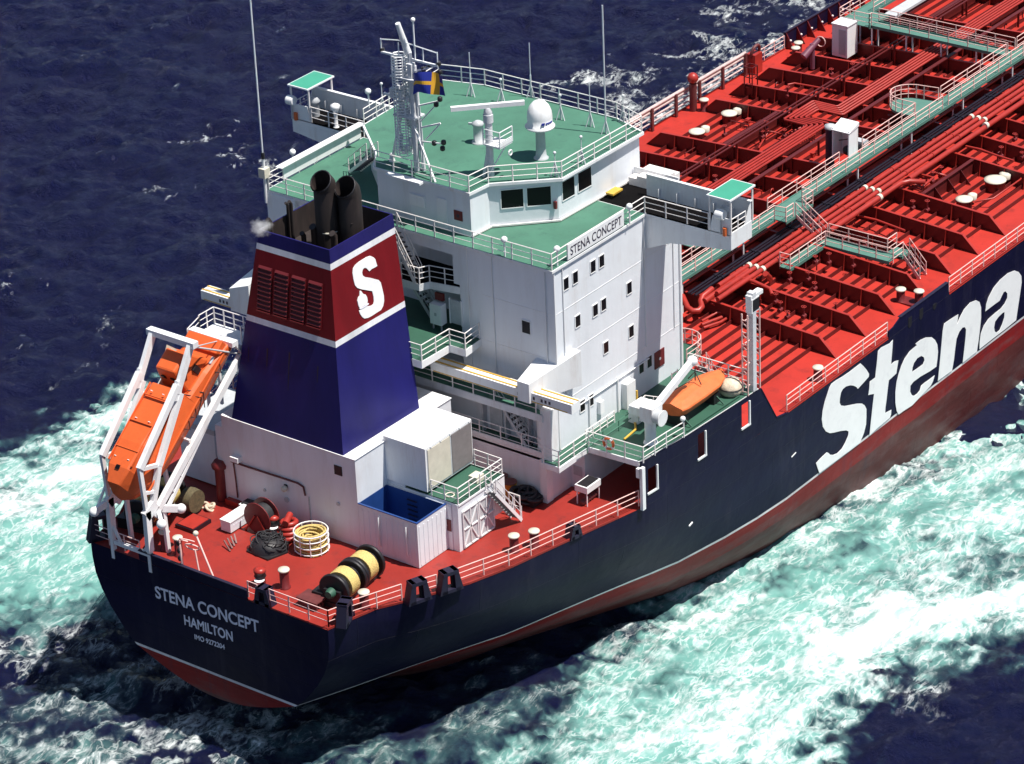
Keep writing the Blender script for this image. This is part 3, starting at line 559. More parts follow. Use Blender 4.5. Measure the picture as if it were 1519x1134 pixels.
# decks (slabs)
b=mb(WHITE); b.use(WHITE); b.prism([(23.3,-10.2),(22.65,-10.3),(22.65,-11.65),(25.6,-11.65),(25.75,-15.12),(28,-15.36),(30,-15.58),(34,-15.8),(37.15,-15.95),(37.15,15.95),(30,15.58),(25.75,15.15),(25.6,11),(23.3,10.3)],L1-.34,L1)
b.use(GREEN1).prism([(23.4,-10.1),(22.75,-10.4),(22.75,-11.55),(25.7,-11.55),(25.85,-15.08),(28,-15.33),(30,-15.55),(34,-15.77),(37.1,-15.92),(37.1,15.92),(30,15.55),(25.85,15.1),(25.7,10.9),(23.4,10.2)],L1,L1+.012)
b.build('boat_deck',ship)
b=mb(WHITE); b.box(22.9,24.29,-10.35,8.5,L2-.45,L2); b.use(GREEN).box(22.98,24.29,-10.3,8.4,L2,L2+.012); b.build('deck_slab',ship)
b=mb(WHITE); b.prism([(24.29,-5.05),(22.66,-5.15),(22.66,-3.98),(20.1,-3.9),(20.1,4),(24.29,4)],L3-.45,L3); b.prism([(24.29,4),(20.1,4),(24.29,6)],L3-.3,L3-.01); b.box(24.29,26.4,-3.65,8.5,L3-.4,L3)
b.use(GREEN1).prism([(24.29,-5.0),(22.72,-5.08),(22.72,-3.92),(20.16,-3.84),(20.16,3.9),(24.29,3.9)],L3,L3+.012); b.box(24.29,26.39,-3.64,8.45,L3+.002,L3+.014); b.build('deck_slab',ship)
b=mb(WHITE); b.prism([(26.4,-3.64),(24.35,-3.64),(24.0,-1.6),(23.4,-1.3),(23.4,1.5),(26.4,1.5)],L4-.45,L4); b.use(BLACK).prism([(26.39,-3.6),(24.42,-3.6),(24.06,-1.6),(23.46,-1.3),(23.46,1.4),(26.39,1.4)],L4,L4+.012); b.build('deck_slab',ship)
# bridge deck
BD=[(24.1,-10.6),(33.35,-10.6),(33.35,10.75),(24.1,10.75)]
b=mb(WHITE); b.box(24.05,33.35,-10.62,10.78,L5-.16,L5); b.use(GREEN).box(24.1,33.3,-10.56,10.7,L5,L5+.012); b.build('bridge_deck',ship)
# wing deck + bracket wedges + forward bulwark
b=mb(WHITE)
b.box(33.35,37.0,-10.6,10.75,L5-.16,L5)
for sd in (-1,1):
    b.xprism([(sd*10.5,L5-2.35),(sd*12.3,L5-1.55),(sd*14.2,L5-1.25),(sd*16.5,L5-.95),(sd*16.5,L5),(sd*10.5,L5)],33.42,33.5)
    b.xprism([(sd*10.5,L5-2.35),(sd*12.3,L5-1.55),(sd*14.2,L5-1.25),(sd*16.5,L5-.95),(sd*16.5,L5),(sd*10.5,L5)],35.5,35.58)
    y0,y1=sorted((sd*10.5,sd*16.5)); b.box(33.42,35.58,y0,y1,L5-.05,L5)
    P=[(sd*10.5,L5-2.35),(sd*12.3,L5-1.55),(sd*14.2,L5-1.25),(sd*16.5,L5-.95)]
    for i in range(3): b.add([(33.42,P[i][0],P[i][1]),(35.58,P[i][0],P[i][1]),(35.58,P[i+1][0],P[i+1][1]),(33.42,P[i+1][0],P[i+1][1])],[(0,1,2,3)])
    b.box(33.42,35.6,*sorted((sd*16.5,sd*16.58)),L5-.95,L5+.12)
    # aft tip cheek, forward bulwark
    b.xprism([(sd*16.5,L5),(sd*15.1,L5),(sd*15.3,L5+1.0),(sd*16.5,L5+1.0)],33.42,33.48)
    b.box(35.5,35.56,*sorted((sd*9.2,sd*16.55)),L5,L5+1.35); b.box(35.42,35.64,*sorted((sd*9.2,sd*16.6)),L5+1.35,L5+1.42)
    b.yprism([(34.9,L5+.12),(35.56,L5+.12),(35.56,L5+1.4)],*sorted((sd*16.5,sd*16.56)))
    for q in range(5): yy=sd*(10.2+1.3*q); b.box(35.28,35.5,*sorted((yy,yy+.03)),L5,L5+.7)
    b.use(BLACK).box(33.5,35.5,*sorted((sd*10.5,sd*16.48)),L5,L5+.010); b.use(WHITE)
b.use(BLACK).box(33.36,36.9,-10.55,10.7,L5+.001,L5+.012)
b.use(WHITE).box(36.9,36.98,-10.5,-7.3,L5,L5+.9); b.box(36.9,36.98,7.3,10.6,L5,L5+.9)
b.build('bridge_wings',ship)
# wheelhouse
WP=[(25.25,2.95),(25.25,-3.95),(26.9,-4.05),(29.75,-6.95),(37.6,-7.25),(38.4,-5),(38.4,5),(37.6,7.6),(29.75,7.2),(26.9,4.05)]
b=mb(WHITE2); b.prism(WP,L5+.013,L6-.02)
wheel=b.build('wheelhouse',ship)
b=mb(WHITE); RP=[(25.1,3.1),(25.1,-4.05),(26.8,-4.2),(29.65,-7.4),(37.7,-7.55),(38.6,-5),(38.6,5),(37.8,8.1),(29.65,7.6),(26.8,4.3)]
b.prism(RP,L6-.18,L6); b.use(GREEN).prism([(x+(.08 if x<30 else -.08),y*.987) for x,y in RP],L6,L6+.012); b.build('wheelhouse_roof',ship)
b=mb(WHITE)
def wallwin(p,q,z0,z1,name='window',fr=True,parent=wheel,g=GLASS,off=.02,frm=WHITE):
    p=Vector((p[0],p[1],0)); q=Vector((q[0],q[1],0)); d=(q-p).normalized(); n=Vector((d.y,-d.x,0))
    if n.dot(Vector((-1,-1,0)))<0: n=-n
    b=mb(g); a=p+n*off; c=q+n*off
    b.hexa([a-n*.05+Vector((0,0,z0)),c-n*.05+Vector((0,0,z0)),c+Vector((0,0,z0)),a+Vector((0,0,z0)),a-n*.05+Vector((0,0,z1)),c-n*.05+Vector((0,0,z1)),c+Vector((0,0,z1)),a+Vector((0,0,z1))])
    if fr:
        b.use(frm); k=.05
        for s0,s1 in (((a,z0),(c,z0)),((a,z1),(c,z1)),((a,z0),(a,z1)),((c,z0),(c,z1))):
            b.bar(s0[0]+Vector((0,0,s0[1])),s1[0]+Vector((0,0,s1[1])),k,k,up=tuple(n))
    return b.build(name,parent)
def onseg(A,B,t): return (A[0]+(B[0]-A[0])*t,A[1]+(B[1]-A[1])*t)
A=(26.9,-4.05);B=(29.75,-6.95)
wallwin(onseg(A,B,.17),onseg(A,B,.50),L5+1.15,L6-.55); wallwin(onseg(A,B,.545),onseg(A,B,.90),L5+1.15,L6-.55)
C=(29.75,-6.95);D=(37.6,-7.25)
wallwin(onseg(C,D,.045),onseg(C,D,.195),L5+1.15,L6-.5); wallwin(onseg(C,D,.235),onseg(C,D,.40),L5+1.15,L6-.5)
wallwin((26.9,4.05),(26.9,4.05+.01),L5+1.3,L5+1.31,fr=False)
wallwin(onseg((26.9,4.05),(29.75,7.2),.2),onseg((26.9,4.05),(29.75,7.2),.85),L5+1.15,L6-.5)
b=mb(DKRED); b.box(25.19,25.25,-3.35,-2.75,L5+.9,L5+1.5); b.use(LETK).box(25.18,25.19,-3.15,-2.95,L5+1.1,L5+1.3); b.build('hose_box',wheel)
b=mb(WHITE); b.box(25.16,25.25,-.6,.5,L5+1.1,L5+1.8); b.box(25.2,25.25,-2.2,-1.5,L5+.05,L5+2.0); b.build('wall_panel',wheel)
a=(29.6,-6.85); b=mb(DKRED); b.box(29.45,29.6,-6.98,-6.80,L5+.9,L5+1.35); b.build('hose_box',wheel)
b=mb(RAILW); b.bar((25.2,-4.0,L5+.12),(26.9,-4.15,L5+.12),.1); b.bar((26.9,-4.15,L5+.12),(29.7,-7.05,L5+.12),.1); b.bar((29.7,-7.05,L5+.12),(36.9,-7.3,L5+.12),.1); b.build('wall_skirt',wheel)
b=mb(YEL); b.box(33.9,34.9,-7.9,-7.35,L5+.25,L5+.36); b.build('wall_step',wheel)
b=mb(RAILW)
for y in (-9.6,): b.box(36.2,37.9,y,y+1.6,L5+.5,L5+.7)
b.box(36.2,38.4,-9.6,-7.4,L5+.02,L5+.5); b.build('wing_platform',ship)
# starboard wall windows (dark glass in pale frames)
def sw(p,w=.52,h=.78,g=GLASS): 
    x,y,z=p; wallwin((x-w/2,-10.5),(x+w/2,-10.5),z-h/2,z+h/2,parent=house,g=g,off=.02)
for p in ((25.44,-10.5,13.44),(26.35,-10.5,13.46),(28.1,-10.5,13.46),(28.96,-10.5,13.45),(31.63,-10.5,10.61),(28.19,-10.5,10.59),(29.03,-10.5,10.61),(26.45,-10.5,10.62),(31.72,-10.5,7.7),(29.13,-10.5,7.75),(32.66,-10.5,4.88),(33.51,-10.5,4.91),(26.62,-10.5,4.99),(27.48,-10.5,4.97)): sw(p)
p=(34.55,-10.5,4.68); b=mb(DKRED); b.box(p[0]-.5,p[0]+.5,-10.56,-10.5,p[2]-.55,p[2]+.55); b.use(LETW).lathe((p[0],-10.57,p[2]),[(.1,-.01),(.1,.01)],10,'y'); b.build('hose_box',house)
p=(24.3,-8.41,10.58); wallwin((24.3,p[1]-.32),(24.3,p[1]+.32),p[2]-.42,p[2]+.42,parent=house)
# recess details: doors, cabinets, lockers
b=mb(GREY); b.box(26.34,26.4,-2.6,-1.7,L4+.05,L4+2.0); b.use(LETK).box(26.32,26.34,-2.5,-2.3,L4+1.5,L4+1.7); b.build('door',house)
p=(24.2,-2.12,9.94); b=mb(WHITE); b.box(23.75,24.28,p[1]-.42,p[1]+.42,p[2]-.65,p[2]+.65); b.use(GREY); b.box(23.74,23.75,p[1]-.08,p[1]+.08,p[2]-.08,p[2]+.12); b.bar((23.9,p[1]-.3,L3),(23.9,p[1]-.3,p[2]-.6),.07); b.bar((23.9,p[1]+.3,L3),(23.9,p[1]+.3,p[2]-.6),.07); b.build('cabinet',house)
b=mb(DKRED); b.box(24.1,24.28,p[1]-.35,p[1]+.25,p[2]+.8,p[2]+1.25); b.build('hose_box',house)
p=(24.3,-3.28,10.24); b=mb(GREY); b.box(24.22,24.3,p[1]-.42,p[1]+.38,p[2]-.8,p[2]+.75); b.use(WHITE)
for s_ in (-.46,.42): b.box(24.2,24.3,p[1]+s_-.03,p[1]+s_+.05,p[2]-.85,p[2]+.8)
b.build('door',house)
for (x0,y0) in ((24.24,-6.1),(24.24,-9.9),(24.24,-4.3),(25.1,-10.55),(33.2,-10.55),(36.2,-10.55)):
    b=mb(WHITE); b.tube([(x0,y0,L2+.1),(x0,y0,L5-.2)],.035,6); b.build('down_pipe',house)
# railings of the house
railing([(24.15,10.6,L5),(24.15,-10.52,L5),(33.4,-10.52,L5),(33.45,-15.0,L5)],RAILW,parent=ship,sp=1.45)
railing([(33.45,-16.5,L5),(35.0,-16.53,L5)],RAILW,parent=ship,sp=.9,h=.95)
railing([(33.4,10.7,L5),(33.45,15.0,L5)],RAILW,parent=ship,sp=1.45); railing([(33.45,16.5,L5),(35.0,16.53,L5)],RAILW,parent=ship,sp=.9)
railing([(24.15,10.65,L5),(32.9,10.7,L5)],RAILW,parent=ship,sp=1.5)
b=mb(WHITE); b.box(25.6,33.0,10.62,10.66,L5+.15,L5+1.0); b.box(25.2,33.2,10.4,10.9,L5+1.0,L5+1.06); b.build('canvas_screen',ship)
railing([(25.2,3.0,L6),(25.2,-3.95,L6),(26.85,-4.1,L6),(29.7,-7.3,L6),(37.6,-7.45,L6),(38.5,-5,L6),(38.5,5,L6),(37.7,8.0,L6),(29.7,7.5,L6)],RAILW,parent=ship,sp=1.45)
b=mb(WHITE); b.xprism([(-.7,L6-.16),(1.9,L6-.16),(1.9,L6-.02),(-.7,L6-.02)],24.7,25.1); b.build('mast_seat',ship)
b=mb(RAILW); railing([(22.95,-9.9,L2),(22.95,8.4,L2)],None,parent=ship,sp=1.5,b=b); b.build('railing',ship)
railing([(24.25,-4.95,L3),(22.7,-5.1,L3),(22.7,-3.95,L3),(20.15,-3.87,L3),(20.15,3.9,L3)],RAILW,parent=ship,sp=1.2)
railing([(24.4,-3.6,L4),(24.05,-1.6,L4),(23.45,-1.3,L4),(23.45,1.4,L4)],RAILW,parent=ship,sp=1.2)
railing([(23.35,-10.0,L1),(23.35,10.2,L1)],RAILW,parent=ship,sp=1.5)
railing([(22.7,-10.5,L1),(22.7,-11.6,L1),(25.65,-11.6,L1),(25.8,-15.4,L1),(28,-15.5,L1),(29.6,-15.65,L1)],RAILW,parent=ship,sp=1.35)
railing([(37.1,-11.0,L1),(37.1,-15.2,L1)],RAILW,parent=ship,sp=1.2)
# stairs
stairs((23.7,.6,L5),(23.75,-1.0,L4),.7,(1,0,0),RAILW,DARK,parent=ship)
stairs((24.9,.9,L4),(25.0,-1.2,L3),.7,(1,0,0),GREY,DARK,parent=ship)
stairs((23.75,-6.6,L2),(23.75,-8.9,L1),.7,(1,0,0),GREY,DARK,parent=ship)
stairs((26.2,4.0,L6),(29.0,7.9,L5),.7,(.8,-.6,0),RAILW,DARK,parent=ship)
# supports: column under the deck overhang, hull side post, L2 pillar, parapet
b=mb(WHITE); b.box(23.12,23.7,-10.35,-9.85,0.01,L1-.2); b.build('pillar',ship)
b=mb(WHITE); b.box(23.0,23.7,-10.9,-10.15,L1,L2+.4); b.build('pillar',ship)
b=mb(WHITE); b.box(25.45,25.75,-15.55,-15.35,.01,L1-.2); b.yprism([(25.45,L1-.9),(25.75,L1-.9),(25.75,L1-.3),(25.45,L1-.3)],-15.4,-15.1); b.build('pillar',ship)
b=mb(WHITE); b.box(23.25,23.32,-10.0,8,L1,L1+.25); b.build('parapet',ship)
b=mb(GREY)
for y in (-5.2,-6.9,-8.6): b=mb(GREY); b.box(23.9,24.3,y,y+.1,L1,L2-.4); b.build('wall_frame',ship)
b=mb(GREY); b.box(24.2,24.3,-6.4,-5.5,L1+.1,L1+2.1); b.build('door',ship)
b=mb(GREY); b.box(25.55,25.6,-11.1,-10.5,.9,1.5); b.build('wall_locker',ship)
# name board
n0=(25.65,-10.60,L5+.12); b=mb(WHITE); b.box(25.6,31.15,-10.62,-10.58,L5+.10,L5+1.05); b.build('name_board',ship)
text_mesh('STENA CONCEPT',.78,.006,LETK,'name_board_lettering',ship,(25.85,-10.63,L5+.30),(1,0,0),(0,0,1),0.0,5.05)
# wing canopies
for sd in (-1,1):
    b=mb(WHITE); y0,y1=sorted((sd*15.0,sd*16.65)); b.box(33.25,35.9,y0,y1,17.0,17.1); b.use(CANO).box(33.33,35.82,y0+.07,y1-.07,17.1,17.115)
    b.use(RAILW)
    for x in (33.45,35.7):
        for y in (y0+.1,y1-.1): b.bar((x,y,L5),(x,y,17.0),.09)
    b.build('wing_canopy',ship)
# main deck wall fittings under the overhang
b=mb(WHITE); b.box(24.0,25.4,-12.6,-11.7,.9,1.3); b.use(DARK).box(24.1,25.3,-12.5,-11.8,1.3,1.34); b.use(WHITE)
for x in (24.1,25.3): 
    for y in (-12.5,-11.8): b.bar((x,y,0),(x,y,.9),.06)
b.build('deck_bench',ship)
# side wall clutter near boat deck: pipes, ladders, small lockers
b=mb(WHITE)
for x in (27.2,30.1): b.box(x,x+.06,-10.62,-10.5,L1,L1+2.3)
b.tube([(26,-10.58,L1+2.2),(33.4,-10.58,L1+2.2)],.04,6); b.box(30.6,31.5,-10.9,-10.5,L1,L1+1.7); b.box(28.1,28.5,-10.75,-10.5,L1+.8,L1+1.6)
b.build('wall_pipes',ship)
b=mb(RAILW); railing([(26.0,-11.15,L1),(28.9,-11.15,L1)],None,b=b,sp=.7,h=.8); b.build('railing',ship)
# ================= engine casing and funnel =================
b=mb(WHITE2); b.box(13.1,22.0,-4.35,5.75,.01,5.79); b.box(13.1,22,5.75,6.3,.01,5.0)
b.prism([(15.9,-4.35),(15.9,-5.6),(20.4,-5.6),(20.4,-4.35)],2.9,5.8)
casing=b.build('engine_casing',ship)
b=mb(WHITE); b.box(13.05,22.05,-4.4,5.8,5.79,5.83); b.build('casing_top',ship)
# fan room on the starboard side
b=mb(WHITE); b.box(15.76,20.1,-7.35,-4.30,3.35,6.15); b.use(GREY).box(15.9,20.0,-7.37,-7.35,3.45,6.05)
b.use(CREAM); b.box(15.95,18.0,-7.40,-7.37,3.5,6.0); b.use(mat('louvre_grey',(.20,.18,.18),.6,.1,3)); b.box(18.15,20.0,-7.40,-7.37,3.5,6.0)
b.use(WHITE)
for q in range(5): b.box(16.2+q*.9,16.3+q*.9,-7.42,-7.34,6.02,6.14)
b.build('fan_room',ship)
# skip tank (blue inside)
b=mb(WHITE2)
b.box(13.1,15.8,-8.65,-8.57,.05,2.95); b.box(13.1,13.18,-8.57,-4.36,.05,2.95); b.box(15.72,15.8,-8.57,-4.36,.05,2.95)
for q in range(7): x=13.25+q*.4; b.box(x,x+.1,-8.67,-8.65,.15,2.7)
for q in range(10): y=-8.5+q*.42; b.box(13.08,13.1,y,y+.12,.15,2.7)
b.use(BLUE); b.box(13.18,13.2,-8.55,-4.38,.3,2.98); b.box(15.7,15.72,-8.55,-4.38,.3,2.98); b.box(13.2,15.7,-8.57,-8.55,.3,2.98); b.box(13.2,15.7,-4.40,-4.38,.3,2.98); b.box(13.2,15.7,-8.55,-4.4,.3,.32)
b.box(13.08,15.82,-8.67,-8.55,2.95,3.0); b.box(13.08,13.2,-8.55,-4.36,2.95,3.0)
b.use(NAVY)
for q in range(7): b.box(15.62,15.68,-6.6,-5.9,.5+.33*q,.56+.33*q)
b.use(WHITE)
b.tube([(13.04,-7.9,.7),(13.0,-7.9,.75),(13.0,-7.9,2.5),(13.04,-7.9,2.55)],.05,6); b.tube([(13.04,-5.9,.7),(13.0,-5.9,.75),(13.0,-5.9,2.5),(13.04,-5.9,2.55)],.05,6)
b.build('storage_tank',ship)
# small store with green roof beside it
b=mb(WHITE2); b.box(15.85,19.2,-9.45,-4.36,.01,3.1); b.box(15.8,16.2,-9.0,-7.2,.02,3.0)
b.use(GREEN1).box(15.95,20.15,-9.4,-4.4,3.1,3.115)
store=b.build('deck_store',ship)
b=mb(WHITE); b.box(15.9,20.2,-9.5,-4.36,2.98,3.1); b.box(19.2,20.2,-9.5,-9.42,.8,3.05); b.build('store_roof_slab',ship)
b=mb(GREY)
for xx in (16.2,17.7): b.box(xx,xx+1.35,-9.49,-9.45,.15,2.5)
b.use(WHITE)
for xx in (16.2,17.7):
    for s0,s1 in (((xx,.15),(xx+1.35,2.5)),((xx,2.5),(xx+1.35,.15)),((xx,1.3),(xx+1.35,1.3)),((xx+.68,.15),(xx+.68,2.5)),((xx,.15),(xx,2.5)),((xx+1.35,.15),(xx+1.35,2.5)),((xx,2.5),(xx+1.35,2.5)),((xx,.15),(xx+1.35,.15))): b.bar((s0[0],-9.52,s0[1]),(s1[0],-9.52,s1[1]),.07)
b.build('store_door',store)
b=mb(DKRED); b.box(15.76,15.8,-8.95,-8.3,1.25,2.0); b.use(LETW).lathe((15.75,-8.62,1.6),[(.07,-.01),(.07,.01)],8,'x'); b.build('hose_box',store)
b=mb(CREAM); b.torus((16.5,-8.4,3.16),.25,.04,n=16,m=6); b.build('roof_hatch',store); b=mb(CREAM); b.box(18.4,19.1,-8.9,-8.3,3.12,3.5); b.build('roof_hatch',store)
railing([(15.95,-7.5,3.1),(15.95,-9.42,3.1),(20.1,-9.42,3.1),(20.15,-7.4,3.1)],RAILW,parent=ship,sp=1.0)
stairs((18.4,-9.9,2.9),(20.6,-9.95,.1),.75,(0,1,0),WHITE,DARK,parent=ship)
# casing aft wall fittings
b=mb(BROWN); P=[(13.02,5.18,2.92),(13.02,3.85,2.93),(13.02,0.93,2.99),(13.02,0.07,3),(13.02,-0.35,2.87),(13.02,-0.45,2.33)]; b.tube(P,.06,6)
P=[(13.02,5,2.84),(13.02,4.93,1.71),(13.02,4.9,0.56)]; b.tube(P,.05,6); b.build('wall_pipe',casing)
p=(13.1,-3.06,4.75); b=mb(DARK); b.box(13.06,13.1,p[1]-.28,p[1]+.28,p[2]-.3,p[2]+.3); b.build('vent_opening',casing)
p=(13,1.04,2.39); b=mb(CREAM); b.sphere((12.9,p[1],p[2]),.2); b.use(DARK).box(13.0,13.1,p[1]-.1,p[1]+.1,p[2]-.1,p[2]+.2); b.build('bulkhead_lamp',casing)
p=(13,4.72,3.29); b=mb(WHITE); b.box(12.7,13.1,p[1]-.35,p[1]+.25,p[2]-.15,p[2]+.15); b.build('bulkhead_lamp',casing)
b=mb(GREY)
for zx,r in (((13.06,2.75,1.69),.1),((13.06,1.06,1.57),.18),((13.06,-2.89,2.5),.12)): b.lathe((13.06,zx[1],zx[2]),[(r,-.03),(r,.04)],10,'x')
b.box(13.02,13.1,(13.06,-0.68,2.13)[1]-.03,(13.06,-0.68,2.13)[1]+.03,.2,2.3); b.build('wall_fitting',casing)
# funnel
def fun(z): t=(z-5.8)/11.8; return [(13.1+1.9*t,-3.5+1.6*t),(20+.7*t,-3.6+1.7*t),(20+.7*t,4.9-1.6*t),(13.1+1.9*t,4.9-1.6*t)]
b=mb(FUNNEL); lo=fun(5.82); hi=fun(17.6); V=[(x,y,5.82) for x,y in lo]+[(x,y,17.6) for x,y in hi]
b.add(V,[(0,1,5,4),(1,2,6,5),(2,3,7,6),(3,0,4,7)])
cx_=sum(p[0] for p in hi)/4; cy_=sum(p[1] for p in hi)/4; inn=[(x+(cx_-x)*.03,y+(cy_-y)*.03) for x,y in hi]
o=len(b.v); b.add([(x,y,17.6) for x,y in hi]+[(x,y,17.6) for x,y in inn],[(0,1,5,4),(1,2,6,5),(2,3,7,6),(3,0,4,7)])
b.use(SOOT); b.add([(x,y,17.595) for x,y in inn]+[(x,y,15.9) for x,y in inn],[(0,4,5,1),(1,5,6,2),(2,6,7,3),(3,7,4,0),(4,7,6,5)])
funnel=b.build('funnel',ship)
b=mb(SOOT)
def stack(x,y,z,r,lean=0.35):
    b=mb(SOOT); b.tube([(x,y,15.9),(x,y,z-.6),(x-lean*.15,y,z-.25),(x-lean,y,z+.1)],r,16,cap=False); b.tube([(x-lean,y,z+.1),(x-lean*.15,y,z-.25),(x,y,z-.6)],r*.9,16,cap=False); b.use(DARK).torus((x-lean*.98,y,z+.09),r*.97,.05,(-1,0,.9),18,6)
    b.build('exhaust_pipe',funnel)
p=(17.61,0.55,20.3); stack(p[0]+.2,p[1],20.2,.68); p=(18.27,-0.66,20); stack(p[0]+.2,p[1],19.9,.68)
for (u,r,zt) in (((17.34,2.82,18.6),.11,18.6),((17.43,3.16,18.4),.09,18.4),((15.78,3.12,18),.16,18.0),((17.41,1.23,17.4),.22,17.4),((17.13,-0.45,17.5),.2,17.5),((18.53,0.23,17.2),.12,17.2),((18.13,-1.1,17.9),.06,17.9),((17.19,1.89,16.9),.15,16.9)):
    b=mb(SOOT); b.tube([(u[0],u[1],15.9),(u[0],u[1],zt-.2),(u[0]-.15,u[1],zt)],r,10); b.build('exhaust_pipe',funnel)
b=mb(CREAM); p=(17.69,0.38,17.2); b.lathe((p[0],p[1],17.2),[(.5,-.06),(.55,0),(.5,.06)],14); p=(18.13,-0.82,16.9); b.lathe((p[0],p[1],16.7),[(.4,-.06),(.4,.06)],14); b.build('exhaust_cap',funnel)
# louvres on aft face
for q in range(4):
    b=mb(DKRED); zt=15.75 
    ya=[(14.7,3.17,16.1)[1],(14.7,1.93,16.12)[1],(14.7,0.67,16.1)[1],(14.7,-0.56,16.07)[1]][q]; yb=ya-.98
    z0,z1=12.95,15.55
    fx=lambda z: 13.1+1.9*(z-5.8)/11.8
    b.add([(fx(z0)-.01,ya,z0),(fx(z0)-.01,yb,z0),(fx(z1)-.01,yb,z1),(fx(z1)-.01,ya,z1)],[(0,1,2,3)])
    b.use(mat('louvre_red',(.10,.007,.010),.5,.1,3) if q==0 else bpy.data.materials['louvre_red'])
    for k in range(10):
        z=z0+.12+k*(z1-z0-.2)/9; x=fx(z); b.hexa([(x-.14,ya,z-.05),(x-.14,yb,z-.05),(x,yb,z+.06),(x,ya,z+.06),(x-.14,ya,z-.02),(x-.14,yb,z-.02),(x,yb,z+.09),(x,ya,z+.09)])
    for yy in (ya,yb): b.bar((fx(z0)-.05,yy,z0),(fx(z1)-.05,yy,z1),.04,.06,up=(1,0,0))
    b.bar((fx(z0)-.1,ya,z0-.05),(fx(z0)-.1,yb,z0-.05),.16,.06)
    b.build('louvre',funnel)
b=mb(DARK)
for (u,v,l,w_) in ((375,519,.9,.07),(404,523,1.2,.12),(435,535,2.2,.10),(441,531,.8,.2),(476,552,1.1,.1)):
    pass
for (p,l,w_) in (((14.2,3.77,10.46),.9,.06),((14.2,2.36,10.75),1.1,.10),((14.2,0.72,10.94),2.3,.09),((14.2,-1.41,10.66),1.0,.08)):
    b=mb(DARK); z=p[2]; y=p[1]; b.add([(fx(z)-.012,y+w_/2,z),(fx(z)-.012,y-w_/2,z),(fx(z-l)-.012,y-w_*.2,z-l),(fx(z-l)-.012,y+w_*.2,z-l)],[(0,1,2,3)]); b.build('soot_stain',funnel)
# funnel emblem on both sides
EM=[(18.19,-2.12,16.02),(18.42,-2.15,15.86),(18.56,-2.17,15.68),(18.58,-2.2,15.49),(18.63,-2.23,15.24),(18.4,-2.23,15.23),(18.11,-2.23,15.25),(17.9,-2.24,15.2),(17.79,-2.22,15.35),(17.71,-2.2,15.47),(17.54,-2.19,15.55),(17.38,-2.19,15.51),(17.29,-2.21,15.37),(17.29,-2.24,15.19),(17.45,-2.26,15.03),(17.91,-2.29,14.79),(18.27,-2.32,14.57),(18.53,-2.34,14.42),(18.67,-2.37,14.21),(18.71,-2.43,13.79),(18.74,-2.48,13.37),(18.69,-2.52,13.08),(18.53,-2.56,12.83),(18.3,-2.58,12.67),(17.88,-2.58,12.66),(17.5,-2.58,12.64),(17.13,-2.58,12.66),(16.81,-2.57,12.75),(16.66,-2.55,12.9),(16.53,-2.52,13.13),(16.48,-2.49,13.36),(16.79,-2.48,13.39),(17.09,-2.48,13.39),(17.33,-2.49,13.29),(17.58,-2.5,13.23),(17.75,-2.5,13.25),(17.84,-2.48,13.37),(17.88,-2.44,13.66),(17.84,-2.4,14.01),(17.46,-2.37,14.21),(17,-2.34,14.46),(16.68,-2.31,14.67),(16.53,-2.28,14.89),(16.49,-2.23,15.23),(16.5,-2.18,15.63),(16.62,-2.14,15.88),(16.84,-2.13,16),(17.19,-2.12,16.06),(17.57,-2.12,16.07),(17.87,-2.12,16.08)]
SHP=[(16.82,-2.34,14.42),(16.92,-2.34,14.4),(16.98,-2.36,14.27),(17.06,-2.38,14.15),(17.23,-2.39,14.05),(17.31,-2.42,13.86),(17.31,-2.45,13.64),(17.22,-2.47,13.46),(16.96,-2.47,13.47),(16.58,-2.47,13.46),(16.5,-2.44,13.66),(16.49,-2.4,13.96),(16.61,-2.38,14.12),(16.73,-2.38,14.17)]
def plate(pts,m,name,t=.03):
    n=Vector((0,-1,1.6/11.8)).normalized()
    b=mb(m); slab_poly(b,pts,n,t); return b.build(name,funnel)
plate(EM,LETW,'funnel_emblem'); plate(SHP,LETW,'funnel_emblem',.05)
plate([(16.53,-2.47,13.48),(16.8,-2.47,13.44),(17.18,-2.47,13.44),(17.35,-2.47,13.47),(17.37,-2.48,13.42),(17.18,-2.48,13.39),(16.83,-2.48,13.38),(16.56,-2.48,13.43)],LETG,'funnel_emblem_line',.06)
def mir(P): return [(x,1.4-y,z) for x,y,z in P][::-1]
n_=Vector((0,1,1.6/11.8)).normalized(); b=mb(LETW); slab_poly(b,mir(EM),n_,.03); b.build('funnel_emblem',funnel)
# ================= equipment (things of their own) =================
SL=math.atan2(.625,.78)
def ramp(s,y,w_): c,n=.78,.625; return (6.4+s*c-w_*n, y, 3.5+s*n+w_*c)
# free-fall lifeboat
lb=thing('lifeboat','orange enclosed free-fall lifeboat lying nose down on its white stern ramp','lifeboat')
ST=[(-1.0,1.25,.12,1.6,.10,2.2),(-.55,.75,.7,1.55,.5,2.75),(.4,.3,1.15,1.45,.82,3.05),(2,.1,1.36,1.35,.95,3.12),(3.9,.05,1.4,1.3,1.0,3.0),(5.8,.05,1.42,1.3,1.02,2.85),(5.84,.05,1.42,1.3,1.30,1.95),(7.6,.05,1.42,1.35,1.38,1.8),(9.8,.15,1.42,1.1,1.38,1.35)]
yc=6.2; b=mb(ORANGE); V=[]
for s,k,hb,g,ht,t in ST: V+=[ramp(s,yc,k),ramp(s,yc-hb*.7,k+.12),ramp(s,yc-hb,g-.25),ramp(s,yc-hb,g),ramp(s,yc-ht,t-.12),ramp(s,yc-ht*.82,t),ramp(s,yc+ht*.82,t),ramp(s,yc+ht,t-.12),ramp(s,yc+hb,g),ramp(s,yc+hb,g-.25),ramp(s,yc+hb*.7,k+.12)]
n=11; F=[]
